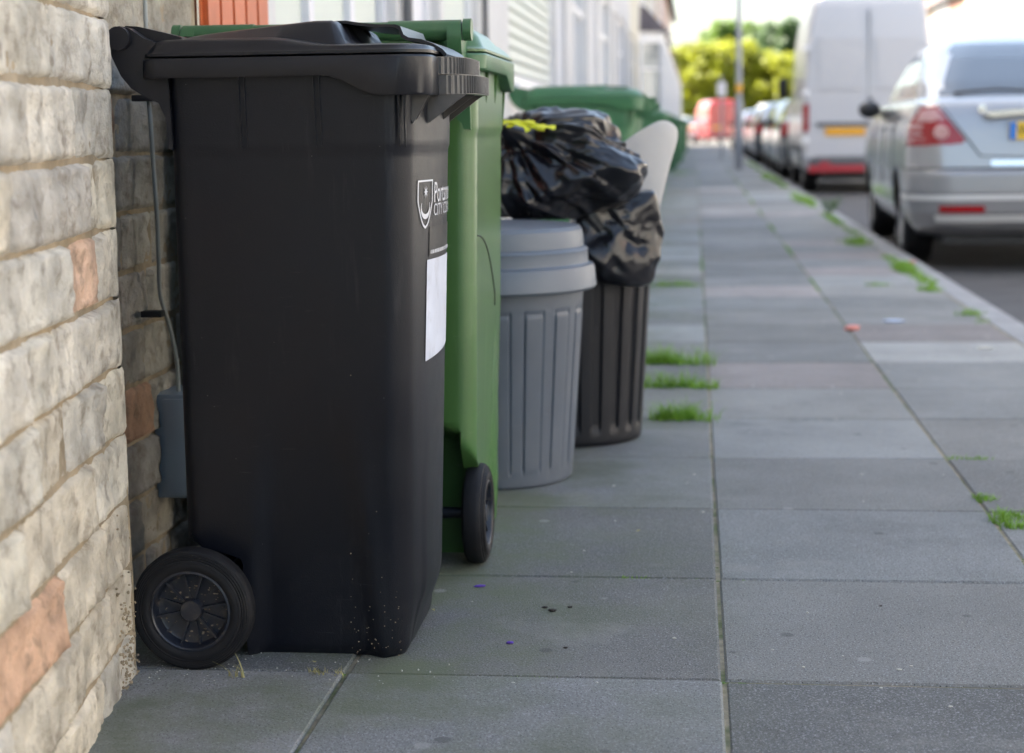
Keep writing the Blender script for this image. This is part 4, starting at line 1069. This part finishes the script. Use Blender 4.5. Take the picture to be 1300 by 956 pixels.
def van(label, paint, loc, rz=0, name='parked_van', L=5.2, red=False, group=None, k=1.0):
    t = thing(name, label, 'van', loc, rz, group)
    h = L/2
    lv = [(.30, -h+.03, h-.2, .83, .06, .3), (.42, -h, h-.05, .868, .06, .35), (.60, -h, h, .875, .06, .4), (1.0, -h, h-.15, .875, .06, .4), (1.15, -h, h-.45, .872, .06, .4), (1.3, -h, h-.75, .866, .06, .35), (1.9, -h+.015, h-1.35, .83, .07, .3), (2.15, -h+.03, h-1.6, .80, .08, .3), (2.35, -h+.05, h-1.8, .765, .1, .3), (2.45, -h+.08, h-1.95, .73, .13, .3), (2.52, -h+.14, h-2.1, .66, .16, .3), (2.56, -h+.25, h-2.3, .5, .2, .3)]
    lv = [(a[0]*k, *a[1:]) for a in lv]
    B = Body(lv, 60, 8); wr = .33; ya, yf = -h+.98, h-.85
    obj('body', B.mesh(.04, [(ya, wr), (yf, wr)], .375), M[paint], t, angle=50)
    b = NB(); box(b, -.6, .6, -h+.1, h-.3, .22, .75); obj('underbody', b, M['trim'], t, smooth=False)
    for s in (-1, 1):
        for y in (ya, yf): vwheel(t, s*.84, y, wr, .2, s)
    obj('windscreen', B.patch(lambda x, y, z: y > h-1.6 and abs(x) < .74 and 1.18*k < z < 1.85*k, .004, .03, 1.1*k, 1.9*k, 40), M['cglass'], t, angle=60)
    for s in (-1, 1): obj('side_window', B.patch(lambda x, y, z: x*s > 0 and h-1.85 < y < h-1.1-(z-1.2*k)*.55 and abs(x) > .6 and 1.2*k < z < 1.8*k, .004, .03, 1.1*k, 1.9*k, 60), M['cglass'], t, angle=60)
    yr = -h
    # pressed panels on the two rear doors, seam, lights, plate, step
    b = NB()
    for s in (-1, 1):
        for (za, zb_) in ((1.42, 2.14),):
            pts = [(s*.09, za), (s*.70, za), (s*.675, zb_), (s*.09, zb_)]
            prism(b, pts, 'y', yr-.012, yr+.03)
            for q in range(1): pass
    bmesh.ops.bevel(b, geom=list(b.edges), offset=.012, segments=2, affect='EDGES')
    obj('door_panel', b, M[paint], t, angle=30)
    b = NB(); box(b, -.0035, .0035, yr-.004, yr+.05, .52, 2.5); box(b, -.74, .74, yr-.005, yr+.04, .505, .517); obj('door_seam', b, M['trim'], t, smooth=False)
    for s in (-1, 1):
        for z in (.7, 1.35, 1.96):
            b = NB(); box(b, s*.845-.05, s*.845+.04, yr-.02, yr+.06, z, z+.07, bev=.01); obj('hinge', b, M['upvc'], t)
    for s in (-1, 1):
        obj('tail_light', B.patch(lambda x, y, z: y < yr+.12 and s*x > .80, .008, .01, .86, 1.24, 80), M['redl'], t, angle=60)
    b = NB(); box(b, -.58, -.04, yr-.022, yr-.004, .80, .912, bev=.004); p = obj('number_plate', b, M['plateo'], t, smooth=False)
    b = NB(); box(b, -.70, .02, yr-.03, yr-.003, .93, .985, bev=.01); obj('light_bar', b, M['gtrim'], t)
    b = NB(); box(b, -.80, .80, yr-.10, yr+.05, .40, .50, bev=.02); obj('bumper', b, M['gtrim'], t)
    b = NB(); box(b, -.81, .81, yr-.12, yr-.02, .30, .40, bev=.015); box(b, -.66, -.52, yr-.125, yr-.02, .40, .45, bev=.01); obj('bumper_step', b, M['redb'], t)
    b = NB(); box(b, .02, .05, yr-.035, yr, 1.10, 1.32, bev=.005); obj('door_handle', b, M['trim'], t)
    for s in (-1, 1): obj('side_strip', B.patch(lambda x, y, z: s*x > .7 and ya+.42 < y < yf-.42, .012, .02, .56, .68, 60), M['gtrim'], t, angle=60)
    for s in (-1, 1):
        b = NB(); box(b, s*1.0-.07, s*1.0+.07, h-1.32, h-1.22, 1.25*k, 1.55*k, bev=.03); box(b, min(s*.85, s*.95), max(s*.85, s*.95), h-1.28, h-1.25, 1.3*k, 1.34*k); obj('door_mirror', b, M['trim'], t)
    return t
van('white high-roof panel van beyond the silver car, with a red rear step', 'vwhite', (2.395, 26.4, -.1), radians(-.6), group='vans parked along the street', k=1.10)
van('bright red van at the far end of the pavement in front of the yellow trees', 'rvan', (1.05, 96, -.1), radians(12), group='vans parked along the street', L=4.8, k=.92)
van('far white van behind the teal-grey cars beyond the lamp post', 'vwhite', (5.2, 122, -.1), radians(4), group='vans parked along the street', L=4.8, k=.95)

def swap(tree, old, new):
    for o in [tree]+list(tree.children_recursive):
        if o.type == 'MESH' and o.data.materials and o.data.materials[0] == M[old]:
            o.data = o.data.copy(); o.data.materials[0] = M[new]
far = [(1.5, 31.7, 'car6', 'dark grey car parked next beyond the white van'), (0, 37.3, 'car1', 'pale teal car parked second beyond the white van'), (0, 43.0, 'car0', 'black car parked third beyond the white van'),
       (0, 48.8, 'car2', 'silver-grey car parked fourth beyond the white van'), (0, 54.4, 'car5', 'dark blue car parked fifth beyond the white van'), (0, 60.2, 'car4', 'pale silver car parked sixth beyond the white van'),
       (0, 66.0, 'car3', 'dark red car parked seventh beyond the white van'), (0, 71.8, 'car7', 'white car parked eighth beyond the white van')]
proto = None
for i, (dx, y, c, lab) in enumerate(far):
    if proto is None:
        proto = saloon(lab, c, (2.36, y+.4, -.1), 0, 'cars parked along the kerb', L=4.3, hz=1.06, detail=False); cc = c; t = proto
    else:
        t = copy_tree(proto); swap(t, cc, c); t.location = (2.36+.06*sin(i*2.1), y+.4, -.1); t['label'] = lab
for (x, y, rz, c, lab) in [(-1.0, 98, .35, 'car7', 'white car at the far end of the street left of the red van'), (3.4, 86, .25, 'car7', 'white car beyond the lamp post right of the red van'), (5.4, 90, .2, 'car1', 'teal car far away behind the parked row'), (4.6, 104, .3, 'car4', 'far silver car in front of the far white van')]:
    t = copy_tree(proto); swap(t, cc, c); t.location = (x, y, -.1); t.rotation_euler[2] = rz; t['label'] = lab; t['group'] = 'cars at the far end of the street'

# ------------------------------------------------------------ posts and signs
t = thing('lamp_post', 'tall grey lamp post with an orange band standing on the pavement', 'lamp post', (.86, 33.8, 0))
b = NB(); lathe(b, [(.085, 0), (.085, 1.3), (.075, 1.32), (.055, 1.36), (.05, 5.5), (.04, 5.6)], 20); obj('pole', b, M['galv'], t)
b = NB(); lathe(b, [(.056, 1.50), (.062, 1.50), (.062, 1.66), (.056, 1.66)], 20, closed=True); obj('band', b, M['signy'], t)
b = NB(); tube(b, [(0, 0, 5.5), (.2, 0, 5.8), (.7, 0, 5.9)], .03, 10); obj('arm', b, M['galv'], t)
b = NB(); box(b, .6, 1.2, -.12, .12, 5.84, 5.96, bev=.03); obj('lamp_head', b, M['galv'], t)
t = thing('sign_post', 'thin post with a small white sign left of the lamp post', 'sign', (.70, 45, 0))
b = NB(); tube(b, [(0, 0, 0), (0, 0, 2.15)], .03, 10); obj('pole', b, M['galv'], t)
b = NB(); box(b, -.11, .11, -.045, -.03, 1.62, 1.98, bev=.01); obj('plate', b, M['signw'], t)

# ------------------------------------------------------------ trees
def tree(label, x, y, H, r, lm, seed, n=15000, leaf=.16, low=.25):
    rnd = random.Random(seed); t = thing('tree', label, 'tree', (x, y, -.1), 0, 'trees closing the end of the street')
    b = NB(); tube(b, [(0, 0, 0), (.05, 0, H*.25), (.0, .1, H*.5), (.1, 0, H*.8)], [.28, .22, .14, .03], 12)
    for k in range(9):
        a = rnd.uniform(0, 2*pi); z = H*rnd.uniform(.25, .6); e = rnd.uniform(.5, .85)*r
        tube(b, [(0, 0, z), (e*.5*cos(a), e*.5*sin(a), z+H*.12), (e*cos(a), e*sin(a), z+H*.2)], [.09, .06, .02], 7)
    obj('trunk', b, M['bark'], t)
    b = NB(); cl = []
    for k in range(130):
        a = rnd.uniform(0, 2*pi); q = rnd.random()**.5; zz = rnd.uniform(low, .94); s = sqrt(max(.08, 1-((zz-.52)/.5)**2))
        cl.append((q*r*s*cos(a), q*r*s*sin(a), H*zz, rnd.uniform(.45, 1.1)*r*.24))
    for k in range(n):
        cx, cy, cz, cr = rnd.choice(cl)
        d = Vector((rnd.gauss(0, 1), rnd.gauss(0, 1), rnd.gauss(0, .8))).normalized()*cr*rnd.random()**.4
        p = Vector((cx, cy, cz))+d; u = Vector((rnd.gauss(0, 1), rnd.gauss(0, 1), rnd.gauss(0, 1))).normalized(); w = u.orthogonal().normalized(); s = leaf*rnd.uniform(.6, 1.3)
        b.faces.new([b.verts.new(p+u*s), b.verts.new(p+w*s*.5), b.verts.new(p-u*s), b.verts.new(p-w*s*.5)])
    obj('crown', b, M[lm], t, smooth=False)
tree('bright yellow-green tree leftmost above the red van', .4, 132, 7.4, 2.9, 'leafy', 1)
tree('bright yellow-green tree directly behind the lamp post', 3.4, 134, 7.6, 3.0, 'leafy', 2)
tree('yellow-green tree beside the white van, rightmost of the yellow trees', 6.9, 132, 6.4, 2.8, 'leafy', 3)
tree('taller green tree showing above the yellow trees behind the lamp post', 3.2, 165, 11.2, 4.0, 'leafg', 4, leaf=.25)
tree('dark green tree showing beside the top left of the white van', 9.0, 160, 10.8, 3.6, 'leafd', 5, leaf=.25)
tree('green tree low behind the yellow ones at the left', -.9, 168, 8.6, 3.8, 'leafg', 6, leaf=.25)
tree('dark tree mostly hidden behind the white van', 13.5, 158, 11.5, 4.5, 'leafd', 7, leaf=.25)
# hedge mass closing the view under the crowns
b = NB(); rnd = random.Random(31)
for k in range(16000):
    p = Vector((rnd.uniform(-14, 26), rnd.uniform(141, 145), -.1+rnd.random()**.8*(3.6+.8*sin(k*.01)))); u = Vector((rnd.gauss(0, 1), rnd.gauss(0, 1), rnd.gauss(0, 1))).normalized(); w = u.orthogonal().normalized(); s = rnd.uniform(.15, .32)
    b.faces.new([b.verts.new(p+u*s), b.verts.new(p+w*s*.5), b.verts.new(p-u*s), b.verts.new(p-w*s*.5)])
setp(obj('hedge', b, M['leafg'], smooth=False), 'dense green hedge under the trees at the end of the street', 'hedge', kind='stuff')

# ------------------------------------------------------------ grass, weeds, litter
def tuft(name, label, x, y, lx, ly, h, n, m='grass', seed=1, cat='grass', zb=-.004, lean=.5):
    rnd = random.Random(seed); b = NB()
    cl = [(max(-.75, min(.75, rnd.gauss(0, .42)))*lx, max(-.6, min(.6, rnd.gauss(0, .4)))*ly, rnd.uniform(.45, 1.15), rnd.uniform(.012, .03)) for _ in range(max(4, int(lx*ly*2200)))]
    for k in range(int(n*.7)):
        q0 = cl[int(rnd.random()**1.3*len(cl))]; sp = min(.35*max(lx, .02), q0[3]*(1 if lx < .3 and ly < .6 else 6))
        px = q0[0]+max(-1.6, min(1.6, rnd.gauss(0, 1)))*sp; py = q0[1]+max(-1.6, min(1.6, rnd.gauss(0, 1)))*min(sp, ly*.5)
        a = rnd.uniform(0, 2*pi); hh = h*q0[2]*rnd.uniform(.25, 1); w = rnd.uniform(.0009, .0022); ln = hh*rnd.uniform(.15, lean*2.2)
        d = Vector((cos(a), sin(a), 0)); s = Vector((-sin(a), cos(a), 0))*w; prev = None
        for q in range(4):
            tq = q/3; p = Vector((px, py, zb))+d*ln*tq**1.8+Vector((0, 0, hh*tq*(1-.25*tq))); ww = s*(1-tq*.85)
            cur = (b.verts.new(p-ww), b.verts.new(p+ww))
            if prev: b.faces.new((prev[0], prev[1], cur[1], cur[0]))
            prev = cur
    o = obj(name, b, M[m], smooth=False); o.location = (x, y, 0); return setp(o, label, cat, 'grass tufts in the pavement joints')
T = [('bushy green grass tuft in the slab joint right of the black dustbin, furthest of three', -.10, 6.15, .17, .05, .11, 1100),
     ('flat green grass tuft in the slab joint right of the black dustbin, middle of three', -.05, 5.57, .14, .04, .08, 800),
     ('green grass tuft beside the foot of the black dustbin, nearest of three', -.07, 4.97, .14, .045, .09, 900),
     ('small grass strip in the cross joint of slabs near the bottom centre', -.115, 3.171, .045, .012, .014, 110),
     ('tiny grass tuft at the joint crossing right of the pavement centre', .70, 4.37, .045, .016, .02, 160),
     ('clump of weeds in the long joint at the right edge of the photo', .675, 3.68, .04, .09, .04, 500),
     ('second small clump in the long joint just beyond the right-edge weeds', .655, 3.90, .028, .05, .03, 300),
     ('short grass in the joint below the further green bin, left of the far joint', -.12, 9.17, .16, .06, .07, 500),
     ('grass patch under the blurred far green bin by the houses', -.28, 31.0, .3, .3, .14, 300),
     ('grass clump along the kerb near the silver car wheel, nearest of the kerb clumps', 1.22, 7.75, .07, .05, .05, 260),
     ('grass clump along the kerb second nearest to the camera', 1.20, 8.85, .06, .16, .06, 420),
     ('long grass strip by the kerb beside the rear tyre of the silver car', 1.22, 10.1, .06, .36, .09, 900),
     ('grass by the kerb just behind the tall weed', 1.15, 12.4, .12, .45, .08, 900),
     ('long low grass strip along the kerb toward the white van', 1.22, 19.5, .09, 1.4, .12, 1400),
     ('far grass strip along the kerb beside the white van wheels', 1.2, 28, .1, 1.6, .12, 1200),
     ('trace of grass at the bottom edge of the photo, centre', -.25, 2.571, .05, .01, .008, 60),
     ('small grass tuft in the cross joint halfway to the kerb', .95, 9.17, .10, .04, .04, 300)]
for i, a in enumerate(T): tuft('grass_tuft', *a, seed=50+i)
tuft('grass_tuft', 'dry straw-coloured grass stalks at the foot of the black bin beside its wheel', -.725, 2.535, .008, .006, .055, 16, 'dry', 91)
tuft('grass_tuft', 'dry yellowish grass clump at the bottom edge in front of the black bin', -.585, 2.565, .03, .012, .022, 130, 'dry', 92)
b = NB(); rnd = random.Random(123)
def blades(x, y, n, h, sx, sy):
    for k in range(n):
        px, py = x+rnd.gauss(0, sx), y+rnd.gauss(0, sy); a = rnd.uniform(0, 2*pi); hh = h*rnd.uniform(.3, 1); w = rnd.uniform(.001, .0024)*(1+y*.05); ln = hh*rnd.uniform(.1, .9)
        d = Vector((cos(a), sin(a), 0)); sd_ = Vector((-sin(a), cos(a), 0))*w; p0 = Vector((px, py, -.004)); p1 = p0+d*ln*.4+Vector((0, 0, hh*.6)); p2 = p0+d*ln+Vector((0, 0, hh*.85))
        v = [b.verts.new(p) for p in (p0-sd_, p0+sd_, p1+sd_*.7, p1-sd_*.7, p2)]; b.faces.new(v[:4]); b.faces.new((v[3], v[2], v[4]))
y = 7.4
while y < 42:
    g = noise.noise(Vector((y*.55, 3, 1)))+.35*noise.noise(Vector((y*2.3, 1, 7)))
    if g > -.08: blades(1.245+rnd.gauss(0, .012), y, int(10+22*max(0, g)), .025+.075*max(0, g+.1), .022, .03)
    y += rnd.uniform(.02, .06)*(1+y*.02)
y = 5.6
while y < 34:
    g = noise.noise(Vector((y*.8, 9, 4)))
    if g > .05: blades(.644, y, 6, .012+.02*g, .006, .02)
    if noise.noise(Vector((y*.7, 5, 8))) > .2: blades(.044, y, 5, .012, .005, .02)
    y += rnd.uniform(.02, .07)
setp(obj('joint_grass', b, M['grass'], smooth=False), 'thin broken line of grass along the kerb and the long slab joints', 'grass', kind='stuff')
# tall weed by the kerb
def weed(x, y):
    rnd = random.Random(5); b = NB()
    for k in range(14):
        a = rnd.uniform(0, 2*pi); l = rnd.uniform(.10, .2); pts = [(0, 0, 0), (l*.25*cos(a), l*.25*sin(a), l*.6), (l*.6*cos(a), l*.6*sin(a), l)]; tube(b, pts, [.003, .002, .001], 5)
        for q in range(9):
            tq = rnd.uniform(.25, 1); p = Vector(pts[2])*tq; p.z = l*tq**.8; u = Vector((rnd.gauss(0, 1), rnd.gauss(0, 1), rnd.gauss(0, .5))).normalized(); w = u.orthogonal(); w.normalize(); s = rnd.uniform(.012, .026)
            b.faces.new([b.verts.new(p), b.verts.new(p+u*s+w*s*.4), b.verts.new(p+u*s*2), b.verts.new(p+u*s-w*s*.4)])
    o = obj('weed', b, M['weed'], smooth=False); o.location = (x, y, -.002); setp(o, 'tall leafy weed growing at the kerb between the silver car and the slabs', 'weed')
weed(1.27, 16.2)
# moss and fine growth in the joints
b = NB(); rnd = random.Random(77)
def mossbit(x, y, s): bmesh.ops.create_icosphere(b, subdivisions=1, radius=s, matrix=Matrix.Translation((x, y, -.004)) @ Matrix.Diagonal((rnd.uniform(.7, 1.6), rnd.uniform(.7, 1.6), rnd.uniform(.4, .8), 1)))
for xj in (.044, .644):
    y = 2.3
    while y < 14:
        if noise.noise(Vector((y*1.7, xj*9, 1))) > (-.05 if y > 5.5 else .3): mossbit(xj+rnd.gauss(0, .003), y, rnd.uniform(.0015, .004))
        y += rnd.uniform(.003, .02)
for k in range(0, 20):
    yj = 2.571+.6*k; x = -.9
    while x < 1.26:
        if noise.noise(Vector((x*2.3, yj*5, 4))) > .22: mossbit(x, yj+rnd.gauss(0, .002), rnd.uniform(.0025, .006))
        x += rnd.uniform(.004, .03)
setp(obj('moss', b, M['moss']), 'moss in the joints between the slabs', 'moss', kind='stuff')
# crumbs, petals and wrappers
def bit(name, label, cat, m, x, y, sx, sy, sz, seed, group=None, rz=0):
    b = NB(); bmesh.ops.create_icosphere(b, subdivisions=3, radius=1); rnd = random.Random(seed); sv = Vector((seed, 2, 1))
    for v in b.verts: v.co = v.co*(1+.4*noise.noise(v.co*2.2+sv)); v.co = Vector((v.co.x*sx, v.co.y*sy, v.co.z*sz))
    o = obj(name, b, M[m], angle=30); o.location = (x, y, sz*.8+.001); o.rotation_euler[2] = rz; return setp(o, label, cat, group)
bit('petal', 'purple petal on the mossy slab right of the black bin foot', 'petal', 'purple', -.405, 3.09, .011, .004, .002, 1, 'purple petals', .3)
bit('petal', 'tiny purple petal nearer the bottom, between two joints', 'petal', 'purple', -.31, 2.74, .006, .004, .002, 2, 'purple petals')
for i, (x, y, s) in enumerate(((-.27, 2.955, .006), (-.255, 2.935, .008), (-.225, 2.96, .005), (-.215, 2.72, .004))):
    bit('dirt_crumb', ['small dark crumb, left of three on the near slab', 'dark crumb, middle and nearest of three on the near slab', 'dark crumb, right of three on the near slab', 'lone dark speck nearest the bottom edge'][i], 'dirt', 'debris', x, y, s*.9, s*.7, s*.3, 10+i, 'dark crumbs on the slab')
bit('wrapper', 'crumpled pink and orange wrapper on the long slab joint', 'litter', 'pink', .655, 7.15, .035, .016, .012, 5, rz=.5)
bit('wrapper', 'flattened pale blue wrapper right of the pink one', 'litter', 'paleblue', .86, 7.45, .045, .02, .006, 6)
bit('wrapper', 'small white scrap at the right edge near the kerb grass', 'litter', 'crumb', 1.10, 6.55, .03, .014, .004, 7)
rnd2 = random.Random(40)
for i, (x, y) in enumerate(((-.47, 2.93), (.33, 3.0), (-.12, 3.55), (.9, 3.35), (-.62, 2.62))):
    b = NB(); L_ = rnd2.uniform(.010, .018); a_ = rnd2.uniform(0, 6); v = [b.verts.new((L_*(t-.5)*cos(a_)-w_*sin(a_), L_*(t-.5)*sin(a_)+w_*cos(a_), .001+.002*sin(pi*t))) for t, w_ in ((0, 0), (.3, .003), (.7, .0025), (1, 0), (.7, -.0025), (.3, -.003))]; b.faces.new(v)
    o = obj('dry_leaf', b, M['debris'] if i % 2 else M['dry'], smooth=False); o.location = (x, y, 0)
    setp(o, ['tiny straw-coloured leaf scrap beside the foot of the black bin', 'tiny dark leaf scrap on the near slab right of the long joint', 'tiny pale leaf scrap on the slab in front of the grey dustbin', 'tiny dark leaf scrap on the slab near the right edge', 'tiny pale leaf scrap at the bottom edge under the black bin'][i], 'leaf', 'leaf scraps on the slabs')
bit('wrapper', 'bright pink scrap at the kerb by the car tyre', 'litter', 'pink', 1.33, 10.6, .02, .015, .01, 8)
rnd = random.Random(19); b = NB()
for k in range(70):
    x, y = rnd.uniform(-.45, 1.2), 2.45+rnd.random()**1.5*5; s = rnd.uniform(.0008, .003)
    bmesh.ops.create_icosphere(b, subdivisions=1, radius=s, matrix=Matrix.Translation((x, y, .002)) @ Matrix.Diagonal((rnd.uniform(.8, 2.5), rnd.uniform(.8, 1.5), .6, 1)))
for k in range(90):
    x, y = -.87+rnd.random()**2*.5, 2.5+rnd.random()*.2; s = rnd.uniform(.0006, .0018)
    bmesh.ops.create_icosphere(b, subdivisions=1, radius=s, matrix=Matrix.Translation((x, y, .002)))
setp(obj('grit', b, M['crumb']), 'pale grit scattered on the slabs', 'grit', kind='stuff')
